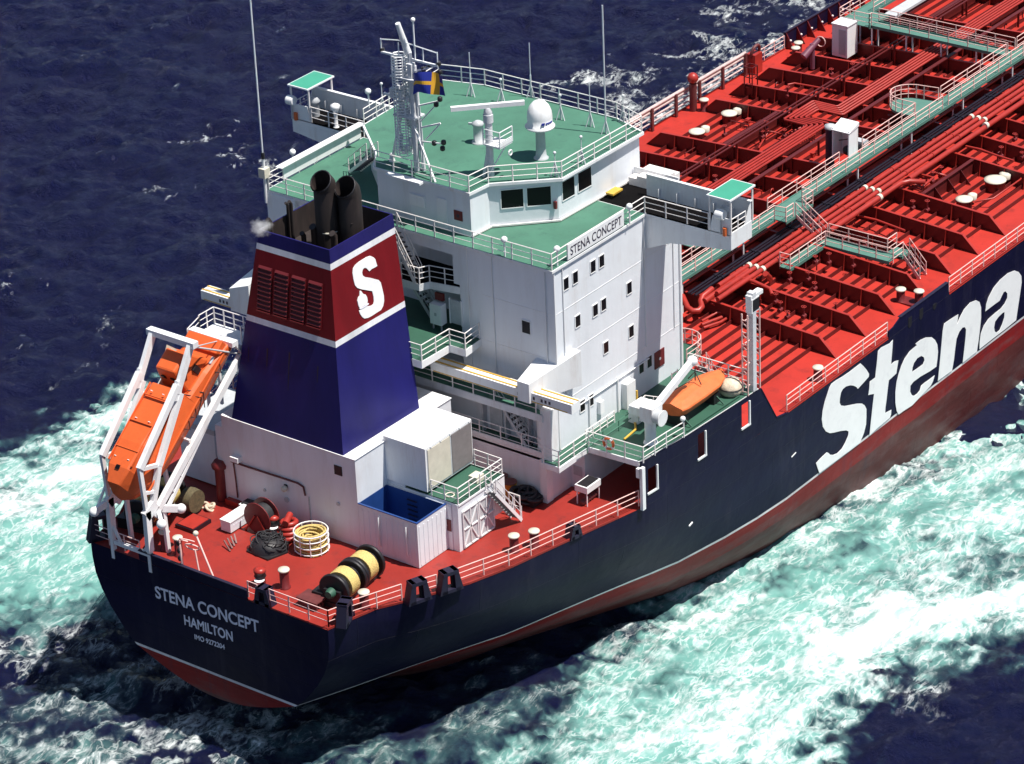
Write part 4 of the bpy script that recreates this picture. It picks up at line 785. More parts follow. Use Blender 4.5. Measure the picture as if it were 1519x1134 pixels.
for i in range(len(ST)-1):
    for k in range(n): F.append((i*n+k,i*n+(k+1)%n,(i+1)*n+(k+1)%n,(i+1)*n+k))
b.add(V,F+[tuple(range(n))[::-1],tuple(range((len(ST)-1)*n,len(ST)*n))]); b.build('hull',lb)
def rbox(b,s0,s1,y0,y1,w0,w1): return b.hexa([ramp(s0,y0,w0),ramp(s1,y0,w0),ramp(s1,y1,w0),ramp(s0,y1,w0),ramp(s0,y0,w1),ramp(s1,y0,w1),ramp(s1,y1,w1),ramp(s0,y1,w1)])
b=mb(ORANGE); b.hexa([ramp(6.1,yc-1.0,1.8),ramp(8.5,yc-1.05,1.7),ramp(8.5,yc+1.05,1.7),ramp(6.1,yc+1.0,1.8),ramp(6.5,yc-.72,3.55),ramp(7.9,yc-.75,3.45),ramp(7.9,yc+.75,3.45),ramp(6.5,yc+.72,3.55)]); wh=b.build('conning_hatch',lb); b=mb(TAN); b.poly([ramp(8.0,yc+.8,3.47),ramp(7.9,yc-.1,3.49),ramp(6.6,yc+.74,3.0),ramp(8.3,yc+1.0,2.2)]); b.build('canvas_flap',lb)
b=mb(GLASS)
for y in (yc-.35,yc+.35): rbox(b,6.26,6.34,y-.16,y+.16,2.7,3.0)
rbox(b,6.8,7.3,yc-.78,yc-.70,2.5,2.9); b.build('window',wh)
b=mb(LETW)
for s_,y_ in ((.9,-.55),(.9,.45),(3.4,-.55),(3.4,.45),(5.2,-.5),(5.2,.4)): rbox(b,s_,s_+.05,yc+y_,yc+y_+.14,3.0,3.13)
b.build('reflective_tape',lb)
b=mb(GLASS); p=ramp(.35,yc,3.0); rbox(b,.22,.5,yc-.16,yc+.16,3.0,3.08); b.build('port_hole',lb)
b=mb(ORANGE)
for s in (1.5,3.2,4.9): rbox(b,s,s+.07,yc-.82,yc+.82,3.0,3.15)
for y in (yc-.9,yc+.84): rbox(b,.6,5.7,y,y+.06,2.95,3.12)
rbox(b,-.3,9.6,yc-1.47,yc-1.38,1.2,1.34); rbox(b,-.3,9.6,yc+1.38,yc+1.47,1.2,1.34)
rbox(b,8.9,9.75,yc-1.3,yc+1.3,1.2,1.75)
b.build('moulding',lb)
b=mb(DARK); 
for s in (4.2,5.0,8.0): b.tube([ramp(s,yc-1.43,1.2),ramp(s+.2,yc-1.47,.7),ramp(s+.6,yc-1.43,1.2)],.03,5)
b.build('grab_line',lb); b=mb(DARK); b.tube([ramp(5.9,yc-.9,2.1),ramp(6.0,yc-1.2,1.9),ramp(6.3,yc-1.5,1.2),ramp(5.4,yc-1.45,.7)],.035,5); b.tube([ramp(6.2,yc-1.0,2.05),ramp(6.6,yc-1.5,1.3),ramp(6.0,yc-1.45,.5)],.035,5)
rbox(b,7.3,7.7,yc-1.05,yc-.85,1.9,2.5); b.build('grab_line',lb)
b=mb(GREY); rbox(b,8.2,8.7,yc-1.3,yc-1.1,1.6,1.75); b.build('cleat',lb)
def bevel(root,w):
    for o in root.children_recursive:
        if o.type=='MESH': m=o.modifiers.new('bevel','BEVEL'); m.width=w; m.segments=2; m.limit_method='ANGLE'; m.angle_limit=.6
bevel(lb,.13)
# launching frame
dv=thing('lifeboat_davit','white steel launching frame and ramp standing on the stern around the orange lifeboat','davit')
for y,nm in ((4.75,1),(7.65,-1)):
    b=mb(WHITE); q=.30
    b.bar((5.2,y,-.55),(5.2,y,.9),.28,.22,up=(0,1,0)); b.bar((5.2,y,.8),(5.25,y,3.4),.42,.3,up=(0,1,0)); b.bar((5.25,y,3.2),(5.05,y,6.3),.26,.2,up=(0,1,0))
    b.bar((5.05,y,6.25),(8.7,y,10.0),.36,.32,up=(0,1,0)); b.bar((5.75,y,3.4),(6.6,y,5.8),.32,.28,up=(0,1,0)); b.bar((6.6,y,5.75),(8.9,y,9.4),.34,.30,up=(0,1,0))
    b.bar((5.1,y,6.2),(6.65,y,5.8),.22,.2,up=(0,1,0)); b.bar((5.2,y,4.6),(6.1,y,4.3),.18,.16,up=(0,1,0))
    b.bar((8.6,y,9.5),(10.2,y,12.1),.42,.26,up=(0,1,0)); b.bar((8.5,y,9.1),(8.9,y,10.2),.5,.22,up=(0,1,0))
    b.bar((5.1,y,3.1),(6.0,y,3.6),.7,.3,up=(0,1,0))
    b.build('side_frame',dv)
    b=mb(WHITE); b.bar(ramp(-.9,y,-.15),ramp(10.2,y,-.15),.40,.3,up=(0,1,0)); b.bar(ramp(-.2,y,-.9),ramp(5.6,y,-.35),.2,.18,up=(0,1,0))
    for s in range(0,6): b.bar(ramp(s,y,-.8+s*.09),ramp(s+.1,y,-.2),.12,.12)
    b.bar((6.6,y,3.2),(6.7,y,0),.25,.2,up=(0,1,0)); b.bar((9.6,y,5.6),(10.4,y,0),.22,.2,up=(0,1,0)) if nm<0 else None
    b.build('ramp_rail',dv)
b=mb(WHITE); b.bar((10.15,4.4,12.0),(10.15,8.0,12.0),.45,.36); b.build('cross_beam',dv)
b=mb(WHITE); b.bar((5.2,4.9,.55),(5.2,7.5,.55),.2,.24); b.bar((5.2,7.0,.6),(5.2,7.5,1.6),.14); b.bar((5.2,5.3,.6),(5.2,4.8,1.2),.14); b.build('cross_brace',dv); b=mb(WHITE); b.bar((9.3,4.75,6.1),(9.3,7.65,6.1),.16); b.build('cross_brace',dv)
b=mb(WHITE); b.bar(ramp(10.0,4.5,1.1),ramp(10.0,7.9,1.1),.5,.3); b.box(14.0,15.5,4.6,7.8,10.1,10.25); b.bar(ramp(10.1,4.75,-.1),ramp(10.1,4.75,1.2),.25); b.bar(ramp(10.1,7.65,-.1),ramp(10.1,7.65,1.2),.25)
for x in (14.2,15.3):
    for y in (4.75,7.65): b.bar((x,y,5.0),(x,y,10.1),.16)
b.build('boarding_platform',dv)
railing([(14.1,7.75,10.25),(15.4,7.75,10.25),(15.4,4.7,10.25),(14.3,4.7,10.25)],RAILW,parent=dv,sp=.8,h=1.1); railing([(13.2,7.9,9.8),(14.1,7.75,10.25)],RAILW,parent=dv,sp=.8,h=1.0)
for (p,q) in (((6.5,4.75,3.0),(7.6,4.3,2.6)),((5.3,7.65,3.2),(4.2,7.9,2.9)),((6.2,4.75,2.9),(5.5,3.9,2.7))): b=mb(WHITE); b.bar(p,q,.22,.4); b.sphere(q,.3,10); b.build('sheave_bracket',dv)
b=mb(WHITE); b.bar((5.9,7.7,5.2),(4.5,8.0,2.9),.12); b.build('brace',dv)
b=mb(GREY); b.tube([(14.2,4.75,9.6),(10.2,4.75,11.8)],.06,6); b.tube([(10.3,4.6,11.8),(13.3,5.4,10.7)],.04,5); b.build('hydraulic_ram',dv)
b=mb(GREY)
for q in range(5): b.bar((6.5+q*1.4,8.15,3.9+q*1.12),(6.5+q*1.4,8.15,4.9+q*1.12),.05)
b.tube([(6.2,8.15,4.7),(12.4,8.15,9.7)],.035,5); b.tube([(6.2,8.15,4.2),(12.4,8.15,9.2)],.035,5); b.build('access_rail',dv)
# rescue boat, crane, raft etc. on the boat deck
rb=thing('rescue_boat','small open orange rescue boat under a snug cover on its cradle by the house','rescue boat')
def rl(s,y,z): return (30.35+s,-14.15+y,3.55+z)
b=mb(ORANGE2); ST=[(.1,.1,.85,.80,.75),(.6,0,.98,.92,.9),(2.5,0,1.0,1.08,1.0),(4.0,.05,.95,1.0,.95),(4.9,.25,.66,.9,.7),(5.5,.55,.2,.8,.35)]
V=[]
for s,k,hb,t,hd in ST: V+=[rl(s,0,k),rl(s,-hb*.75,k+.15),rl(s,-hb,.62),rl(s,-hb*.95,.72),rl(s,-hb*.45,t),rl(s,0,t+.1),rl(s,hb*.45,t),rl(s,hb*.95,.72),rl(s,hb,.62),rl(s,hb*.75,k+.15)]
n=10; F=[(i*n+k,i*n+(k+1)%n,(i+1)*n+(k+1)%n,(i+1)*n+k) for i in range(len(ST)-1) for k in range(n)]
b.add(V,F); b.add(V,[tuple(range(n))[::-1],tuple(range((len(ST)-1)*n,len(ST)*n))]); b.build('hull',rb)
b=mb(DARK); b.tube([rl(2.6,-.5,1.2),rl(2.7,0,1.9),rl(2.7,.5,1.3)],.04,6); b.tube([rl(1.2,.6,1.1),rl(2.7,.2,1.3)],.03,5); b.bar(rl(2.7,0,1.3),rl(2.7,0,2.4),.06); b.build('lifting_bridle',rb)
b=mb(YEL); b.box(33.0,33.12,-14.2,-14.05,5.9,6.05); b.build('strobe_lamp',rb)
b=mb(DARK); b.box(30.6,31.2,-14.9,-13.4,3.02,3.75); b.box(33.9,34.5,-14.9,-13.4,3.02,3.7); b.use(GREEN1)
for x in (30.8,34.2): b.bar((x,-15.4,3.1),(x,-14.6,3.7),.07)
b.bar((30.2,-15.45,3.1),(35.6,-15.6,3.1),.07); cr_=b.build('boat_cradle'); tag(cr_,'dark steel cradle with green skid rail directly under the orange rescue boat','cradle')
rc=thing('rescue_boat_crane','white slewing davit crane with raised boom next to the orange rescue boat','crane')
b=mb(WHITE); b.lathe((28.05,-14.35,3.0),[(.45,0),(.42,.1),(.34,.15),(.34,1.6)],14); b.build('pedestal',rc)
b=mb(WHITE); b.box(27.6,28.7,-14.8,-13.9,4.5,5.5); b.use(GREY).lathe((28.0,-15.0,4.9),[(.42,-.25),(.42,.25)],14,'y'); b.use(WHITE).lathe((28.0,-15.0,4.9),[(.5,-.3),(.5,-.25)],14,'y'); b.build('winch_head',rc)
tp=(32.49,-14.35,6.45)
b=mb(WHITE); b.bar((28.0,-14.35,4.9),tp,.34,.42); b.sphere(tp,.34,10); b.build('boom',rc)
b=mb(GREY); b.tube([(28.4,-14.35,4.7),(30.3,-14.35,5.6)],.11,8); b.build('hydraulic_ram',rc)
b=mb(WHITE); b.box(28.9,30.2,-13.4,-12.2,3.9,4.5); b.box(29.4,30.4,-12.5,-11.8,3.02,4.0); b.build('power_pack',rc)
b=mb(RAILW); railing([(29.5,-12.2,3.0),(30.9,-12.0,3.0),(31.2,-13.0,3.0)],None,b=b,sp=.6,h=1.2); b.bar((33,-12.9,3),(33,-12.9,5.3),.06); b.bar((32.4,-12.9,3),(32.4,-12.9,5.3),.06)
for q in range(8): b.bar((32.4,-12.9,3.3+q*.27),(33,-12.9,3.3+q*.27),.05)
b.build('access_ladder',rc)
b=mb(YEL); P=[(27.39,-12.91,3.1),(28.1,-12.85,3.1),(28.8,-12.77,3.1),(29.5,-12.21,3.1),(30.02,-11.84,3.1)]; b.tube([(x,y,3.1) for x,y,z in P],.07,6)
q=(30.52,-11.67,3.1); b.bar((q[0],q[1],3.0),(q[0],q[1],4.6),.1); b.tube([(q[0],q[1],3.5),(30.3,-12.36,3.5)],.07,6); yr=b.build('grab_rail'); tag(yr,'bent yellow rail on the green deck between life ring and rescue crane','rail')
b=mb(GREEN); 
for dz in (.35,.75): b.tube([(24.4,-11.9,3+dz),(27.5,-12.0,3+dz),(29.5,-12.0,3+dz)],.03,5)
for x in (25,26.6,28.2,29.5): b.bar((x,-11.97,3),(x,-11.97,3.8),.05)
tag(b.build('deck_rail'),'low green rail across the boat deck beside the white crane','rail')
b=mb(TAN); b.smooth=True; b.lathe((35.7,-14.9,3.02),[(.55,0),(.75,.25),(.72,.6),(.55,.85),(.3,1.0),(.001,1.05)],14); b.smooth=False; b.use(DARK).torus((35.7,-14.9,3.5),.74,.04,n=14,m=5); 
tag(b.build('life_raft'),'rounded beige canvas covered bundle at the nose of the rescue boat','life raft')
b=mb(ORANGE2); c=(25.72,-13.0,3.62)
for k in range(4): b.use(ORANGE2).torus(c,.34,.085,(1,0,0),5,8,k*math.pi/2,k*math.pi/2+1.15); b.use(LETW).torus(c,.34,.09,(1,0,0),3,8,k*math.pi/2+1.15,(k+1)*math.pi/2)
tag(b.build('life_ring'),'orange and white life ring hanging on the boat deck railing','life ring')
b=mb(WHITE); b.sphere((29.6,-15.6,4.25),.17,10); b.bar((29.6,-15.6,4.0),(29.6,-15.6,4.2),.06); tag(b.build('deck_lamp'),'round white lamp on the railing near the rescue boat stern','lamp')
# light mast at the forward corner of the boat deck
lm=thing('light_mast','tall white ladder mast with lamp box at the forward corner of the boat deck','light mast')
mx,my=36.75,-15.75
b=mb(MGREY); b.bar((mx,my,3.0),(mx,my,9.6),.42,.36); b.use(WHITE).box(mx-.35,mx+.95,my-.2,my+.2,9.2,9.45); b.build('mast',lm)
b=mb(WHITE); b.box(mx-.3,mx+.5,my-.22,my+.22,8.3,9.22); b.use(DARK).box(mx+.5,mx+.52,my-.2,my+.2,8.4,9.15); b.box(mx-.2,mx+.48,my-.24,my-.22,8.4,9.15); b.build('lamp_housing',lm)
for s_ in (-1,1):
    b=mb(RAILP); x0=mx+s_*.55 if s_>0 else mx-.75; 
    for d_ in (0,.4): b.bar((x0+d_*0,my-.2+d_,3.0),(x0+d_*0,my-.2+d_,8.4),.07)
    for q in range(13): b.bar((x0,my-.2,3.2+q*.4),(x0,my+.2,3.45+q*.4 if q%2 else 3.2+q*.4),.05); 
    for q in range(4): b.bar((x0,my,3.5+q*1.5),(mx,my,3.5+q*1.5),.05)
    b.build('ladder',lm)
# provision cranes
def crane(lab,yt,ye,yh0,yh1,x):
    t=thing('provision_crane',lab,'crane','provision cranes either side of the funnel')
    b=mb(WHITE); y0,y1=sorted((yt,ye)); b.box(x,x+.85,y0,y1,6.95,7.55); 
    boom=b.build('boom',t); b=mb(YEL); 
    for xx in (x+.12,x+.62): b.box(xx,xx+.1,y0,y1,7.555,7.60)
    b.box(x-.01,x,y0+.3,y1-.2,6.97,7.03); b.build('boom_stripe',boom)
    b=mb(LETK); s=-1 if yt<0 else 1
    for q in range(9):
        if q in (3,6): continue
        yy=yt-s*(1.5+q*.28); b.box(x-.012,x,*sorted((yy,yy-s*.14)),7.14,7.34)
    b.build('boom_marking',boom)
    b=mb(WHITE); a0,a1=yh0,yh1; b.hexa([(x-.15,a0,6.9),(25.8,a0+.2*s*-1,6.9),(25.8,a1+s*1.2,6.9),(x-.15,a1,6.9),(x-.15,a0,8.15),(25.8,a0-.2*s,9.15),(25.8,a1+s*1.2,9.15),(x-.15,a1,8.15)] if s<0 else [(x-.15,a1,6.9),(x+2.6,a1,6.9),(x+2.6,a0,6.9),(x-.15,a0,6.9),(x-.15,a1,9.0),(x+2.6,a1,9.6),(x+2.6,a0,8.9),(x-.15,a0,8.4)]); b.build('crane_house',t)
    b=mb(WHITE); b.lathe((x+1.5,(a0+a1)/2-.3*(-s),3.0),[(.55,0),(.55,3.95)],14); b.build('pedestal',t)
    b=mb(CREAM); b.box(x+.1,x+.8,ye-.3*0,ye-s*-.0+.9 if s<0 else ye+.9,7.55,8.0); b.use(DARK).sphere((x+.4,ye+.4,7.9),.2,8); b.build('hook_block',t)
    return t
crane('white provision crane with orange striped boom lying across the aft face of the deckhouse',-12.85,-2.6,-9.1,-9.95,22.45)
crane('white provision crane poking out over the sea left of the striped funnel',15.35,7.0,12.8,11.2,22.4)
bevel(rb,.03); bevel(rc,.04)
# radar / signal mast on the wheelhouse roof
ms=thing('signal_mast','tall pale lattice signal mast with yards, lamps and ladder on the wheelhouse roof','mast')
bx,by=26.1,.85
b=mb(MGREY); b.tube([(bx,by-.3,L6-.3),(bx-.05,by-.25,L6+7.4)],.2,12,r2=.13); b.tube([(bx+.2,by-.62,L6),(bx+.1,by-.42,L6+6.6)],.13,8); b.box(bx-.5,bx+.5,by-.7,by+.9,L6+3.4,L6+3.5); b.box(bx-.45,bx+.45,by-.8,by+1.0,L6+5.8,L6+5.9); b.box(bx-.3,bx+.1,by-.5,by-.2,L6+5.9,L6+6.8); b.box(bx-.35,bx,by+.9,by+1.2,L6+4.4,L6+5.0); b.build('trunk',ms)
b=mb(WHITE)
for q in range(36):
    z=L6+.9+q*.178; b.torus((bx-.05,by+.55,z),.46,.034,n=10,m=4)
for k in range(6): a=k*math.pi/3; b.bar((bx-.05+.46*math.cos(a),by+.55+.46*math.sin(a),L6+.9),(bx-.05+.46*math.cos(a),by+.55+.46*math.sin(a),L6+7.1),.06)
b.build('ladder_cage',ms)
b=mb(WHITE)
for z,y0,y1 in ((7.0,-2.3,1.9),(4.4,-.2,1.9),(6.1,-1.6,1.2)):
    b.bar((bx,by+y0,L6+z),(bx,by+y1,L6+z),.12)
b.bar((bx,by-2.2,L6+7.0),(bx,by-.3,L6+6.2),.07); b.tube([(bx,by+1.9,L6+7.8),(bx,by+.6,L6+8.0),(bx,by-2.2,L6+7.8)],.035,5)
for y in (-2.25,-1.2,.6,1.9): b.bar((bx,by+y,L6+7),(bx,by+y,L6+7.85),.05)
for z in (3.2,4.6): b.bar((bx,by-.2,L6+z-.6),(bx+.4,by-1.9,L6+z),.09); b.bar((bx,by-.2,L6+z-2.0),(bx+.4,by-1.9,L6+z),.07)
b.bar((bx,by-.3,L6+1.9),(bx+.1,by-2.3,L6+2.1),.06)
b.build('yardarms',ms)
mr_=random.Random(9)
b=mb(MGREY)
for k in range(26):
    z=L6+1.2+mr_.random()*5.8; a=mr_.random()*6.28; r_=.30+mr_.random()*.35; x_=bx+r_*math.cos(a); y_=by+.15+r_*math.sin(a); h_=.12+mr_.random()*.35
    b.bar((bx,by,z),(x_,y_,z),.04); b.box(x_-.09,x_+.09,y_-.09,y_+.09,z-.05,z+h_)
b.bar((bx-.1,by-.75,L6+.3),(bx-.1,by-.6,L6+6.2),.07); b.use(BROWN).bar((bx+.32,by-.62,L6),(bx+.2,by-.45,L6+5.5),.08)
b.build('mast_fittings',ms)
for (y,z) in ((-2.25,7.1),(-2.3,6.6),(-1.9,4.5),(-2.2,4.9),(-2.3,2.2),(-2.2,1.8),(-1.6,2.0),(-1.6,6.9),(-1.1,6.5),(1.9,7.1)): b=mb(DARK); b.lathe((bx+.1,by+y,L6+z),[(.09,-.15),(.15,-.1),(.15,.1),(.09,.15)],8); b.build('signal_lamp',ms)
b=mb(WHITE); b.tube([(bx+.25,by+.1,L6+7.2),(bx-.3,by+.3,L6+9.2)],.22,10,r2=.15); b.build('aerial_drum',ms); b=mb(WHITE); b.bar((bx,by-.6,L6+7),(bx,by-.6,L6+9.4),.07); b.sphere((bx,by-.6,L6+9.5),.14); b.build('mast_aerial',ms)
b=mb(WHITE); b.bar((26.35,2.65,L6),(bx,by+.5,L6+4.0),.14); b.bar((25.3,-1.4,L6),(bx,by,L6+3.4),.10); b.tube([(26.35,2.65,L6),(26.35,2.65,L6+.5)],.2,8,r2=.1); b.build('stay_leg',ms)
# flag
fl=[]; W_=2.5; H_=1.3; nx=16
def flagpt(u,v): # u along fly (0..1), v up
    X=bx-.5-.25*math.sin(u*6); return (X+.14*math.sin(u*9+v*2),by-.7-u*W_*.92,L6+5.15+v*H_-.35*(1-u)*0+.22*math.sin(u*5.2)-.1+u*.55)
b=MB()
for i in range(24):
    for j in range(12):
        u0,u1,v0,v1=i/24,(i+1)/24,j/12,(j+1)/12
        uc,vc=(u0+u1)/2,(v0+v1)/2; b.use(FYEL if (0.60<uc<0.74 or .40<vc<.60) else FBLUE); b.smooth=True
        b.add([flagpt(u0,v0),flagpt(u1,v0),flagpt(u1,v1),flagpt(u0,v1)],[(0,1,2,3)])
tag(b.build('flag'),'blue flag with a yellow cross flying from the signal mast','flag')
# radar scanner mast
rm=thing('radar_mast','short grey radar mast with long white scanner bar and small platform','radar mast')
fx_,fy_=27.75,-3.6
b=mb(MGREY); b.tube([(fx_,fy_,L6),(fx_,fy_,L6+3.6)],.22,10); b.tube([(fx_-.35,fy_+.25,L6),(fx_-.05,fy_,L6+2.0)],.1,8); b.tube([(fx_,fy_,L6+3.4),(fx_,fy_,L6+3.9)],.3,12); b.lathe((fx_,fy_,L6+3.9),[(.24,0),(.26,.15),(.16,.4)],12); b.build('mast',rm)
b=mb(WHITE); b.box(fx_-.3,fx_+.9,fy_-1.0,fy_+.2,L6+2.0,L6+2.1); b.box(fx_-.3,fx_+.9,fy_-1.02,fy_-.98,L6+2.1,L6+2.35); railing([(fx_-.3,fy_+.2,L6+2.1),(fx_-.3,fy_-1.0,L6+2.1),(fx_+.9,fy_-1.0,L6+2.1)],None,b=b,sp=.8,h=.95); b.bar((fx_-.6,fy_-.1,L6),(fx_+.4,fy_-.9,L6+2.0),.06); b.torus((fx_+.4,fy_-1.2,L6+1.6),.16,.05,(0,1,0),10,5); b.build('platform',rm)
b=mb(WHITE); dd=Vector((.70,-.71,0)).normalized(); c=Vector((fx_,fy_,L6+4.42)); b.bar(c-dd*2.15,c+dd*2.15,.24,.26); b.build('scanner',rm)
# satellite dome
sd_=thing('satellite_dome','white egg shaped satellite dome on a pale pedestal on the wheelhouse roof','satellite dome')
dx0,dy0=31.35,-4.6
b=mb(GREY); b.lathe((dx0,dy0,L6),[(.45,0),(.45,.05),(.34,.1),(.30,.5),(.28,1.9),(.4,2.0)],16); b.build('pedestal',sd_)
b=mb(WHITE); b.smooth=True; b.lathe((dx0,dy0,L6+1.95),[(.4,0),(.86,.04),(.9,.14),(.74,.2),(.76,.7),(.72,1.05),(.58,1.4),(.35,1.65),(.001,1.78)],24); b.smooth=False; b.build('radome',sd_)
b=mb(FBLUE)
for k,wd in ((0,.10),(1,.06),(2,.06),(3,.06),(4,.06)):
    a=math.radians(-128+k*11+(6 if k else 0)); c=Vector((dx0+.765*math.cos(a),dy0+.765*math.sin(a),L6+2.45)); tdir=Vector((-math.sin(a),math.cos(a),0)); b.bar(c-tdir*wd,c+tdir*wd,.02,.14 if k==0 else .09)
b.build('dome_marking',sd_)
vp=(31.21,-0.08,17.7)
b=mb(GREY); b.lathe((vp[0],vp[1],L6),[(.42,0),(.42,.1),(.30,.12),(.30,1.1),(.36,1.15),(.36,1.3),(.15,1.42)],14); b.bar((vp[0],vp[1],L6+1.2),(vp[0]-.2,vp[1]+.55,L6+1.2),.12); tag(b.build('compass_stand'),'short pale cylinder post on the green roof beside the radar mast','compass')
# whip aerials along the front roof rail
AER=[((36.66,4.66,17.7),2.9,'leftmost slim white aerial on the front roof rail'),((36.88,2.49,17.7),1.5,'short stout aerial on the roof rail, second from the left'),((38.42,1.37,17.7),3.6,'thin aerial on the roof rail behind the satellite dome'),((36.58,-2.22,17.7),1.6,'stub aerial with splayed feet just right of the satellite dome'),((36.68,-4.35,17.7),2.8,'slim aerial with splayed feet left of the tallest roof whip'),((36.26,-5.79,17.7),8.2,'very tall white whip aerial on the right of the roof rail'),((38.31,-5.63,17.7),1.7,'last slim aerial at the right end of the roof rail'),((31.96,-7.1,17.7),1.7,'white lamp post aerial on the right roof edge above the wing'),((29.66,-6.87,17.7),1.5,'short aerial on the near roof corner above the wheelhouse windows'),((31.98,7.87,17.7),1.8,'small aerial with white cap on the left roof edge')]
for (p,h,lab) in AER:
    t=thing('whip_aerial',lab,'aerial','aerials round the wheelhouse roof',p)
    b=mb(MGREY); b.tube([(0,0,0),(0,0,min(1.5,h*.6))],.055,6); b.tube([(0,0,min(1.5,h*.6)),(0,0,h)],.028 if h<5 else .05,6); b.build('whip',t)
    b=mb(MGREY)
    for k in range(3): a=k*2.1+.4; b.bar((0,0,.9),(.3*math.cos(a),.3*math.sin(a),0),.05)
    if h<2: b.sphere((0,0,h),.1,8)
    b.build('foot',t)
pa=(23.95,10.7,14.8); t=thing('whip_aerial','towering thin white whip aerial at the port aft corner of the bridge deck','aerial','tall whip aerials',pa)
b=mb(WHITE); b.tube([(0,0,-.8),(0,0,2.2)],.09,8); b.tube([(0,0,2.2),(0,0,15)],.05,6); b.build('whip',t); b=mb(CREAM); b.box(-.25,.25,-.25,.25,.9,1.5); b.use(DARK).tube([(0,0,2.1),(0,0,2.5)],.12,8); b.build('base_insulator',t)
# lamps on rails
for p,lab in (((24.2,-7.15,15.8),'white lamp on the aft bridge deck rail left of the name board'),((24.78,-10.46,15.8),'round white lamp at the aft corner of the bridge deck rail'),((31.51,-10.77,15.9),'white lamp on the rail just forward of the name board'),((27.2,11.21,15.9),'round white lamp on the port bridge deck rail'),((32.1,9.06,18.6),'white ball lamp on the left edge of the wheelhouse roof')):
    b=mb(WHITE); b.sphere((p[0],p[1],p[2]+.1),.2,10); b.bar((p[0],p[1],p[2]-1.0),(p[0],p[1],p[2]),.07); tag(b.build('rail_lamp'),lab,'lamp')
for sd,lab in ((-1,'white searchlight under the canopy at the end of the starboard bridge wing'),(1,'white searchlight at the outer tip of the port bridge wing')):
    t=thing('searchlight',lab,'searchlight','searchlights on the bridge wings',(33.3,sd*16.45 if sd>0 else -15.95,L5+1.1))
    b=mb(WHITE); b.lathe((0,0,.15),[(.28,-.25),(.32,0),(.3,.28)],14,'y'); b.build('lamp_head',t); b=mb(GREY); b.tube([(0,0,-1.1),(0,0,0)],.06,6); b.build('stand',t)
    b=mb(ORANGE2); b.tube([(33.34,sd*16.2,L5-.05),(33.34,sd*16.2,L5+.45)],.13,10); tag(b.build('life_buoy_light'),('orange buoy light on the aft face of the starboard wing tip' if sd<0 else 'orange buoy light hanging at the port wing tip'),'buoy light')
    b=mb(GREY); b.lathe((34.4,sd*15.5,L5),[(.3,0),(.3,.9),(.38,1.0),(.2,1.25)],12); tag(b.build('wing_console'),('grey repeater console under the starboard wing canopy' if sd<0 else 'grey repeater console under the port wing canopy'),'console')
b=mb(WHITE); c=(33.7,13.2,L5); b.lathe(c,[(.2,0),(.12,.1),(.12,1.0),(.3,1.3),(.3,1.5),(.1,1.6)],12); tag(b.build('bearing_repeater'),'white pedestal instrument on the port bridge wing','instrument')
# deck booths
t=thing('deck_booth','tall closed white booth on the port side of the cargo deck','booth',None,(89.1,10.03,.75))
b=mb(WHITE); b.box(0,1.45,0,1.35,0,2.5); b.build('cabinet',t); b=mb(WHITE); b.box(-.05,1.5,-.05,1.4,2.5,2.6); b.build('roof',t); b=mb(GREY); b.box(-.015,0,.15,.75,.2,2.2); b.box(-.03,-.01,.2,.25,1.2,1.4); b.build('door',t)
t=thing('deck_booth','open fronted white booth beside the green walkway with gear inside','booth',None,(69.0,-2.5,3.0))
b=mb(WHITE); b.box(0,1.2,1.22,1.3,-.3,2.0); b.box(0,1.2,-.05,.03,-.3,2.0); b.box(1.12,1.2,.03,1.22,-.3,2.0); b.build('cabinet',t); b=mb(WHITE); b.hexa([(-.05,-.1,1.85),(1.25,-.1,2.0),(1.25,1.35,2.0),(-.05,1.35,1.85),(-.05,-.1,1.9),(1.25,-.1,2.3),(1.25,1.35,2.3),(-.05,1.35,1.9)]); b.build('roof',t)
b=mb(DARK); b.sphere((.5,.35,.35),.35,10); b.bar((.4,.1,1.3),(.6,1.1,.9),.06); b.build('stored_hose',t)
b=mb(GREY); b.box(70.9,71.5,-2.6,-1.7,3.0,3.5); b.use(DARK).box(70.5,70.9,-2.5,-1.9,3.0,3.3); tag(b.build('deck_box'),'small grey box right behind the open white booth','box')
b=mb(NAVY); b.tube([(69.7,-.6,1.0),(69.7,-.6,4.6)],.32,10); b.use(GREY).lathe((69.7,-.6,4.6),[(.4,0),(.4,.2),(.1,.3)],10); tag(b.build('vent_cowl'),'dark vent post with grey cap immediately left of the open white booth','vent')
t=thing('monitor','purple painted foam monitor on the port rail ahead of the tall white booth','fire monitor',None,(87.0,11.8,.3)); 
b=mb(mat('monitor_purple',(.16,.05,.08),.5,.2,2)); b.tube([(0,0,0),(0,0,2.0)],.2,10); b.tube([(-.9,.2,1.2),(.6,-.2,2.2)],.3,10,r2=.2); b.build('barrel',t); b=mb(RAILP); b.torus((.7,-.3,2.0),.4,.04,(1,0,0),12,5); b.build('hand_wheel',t)
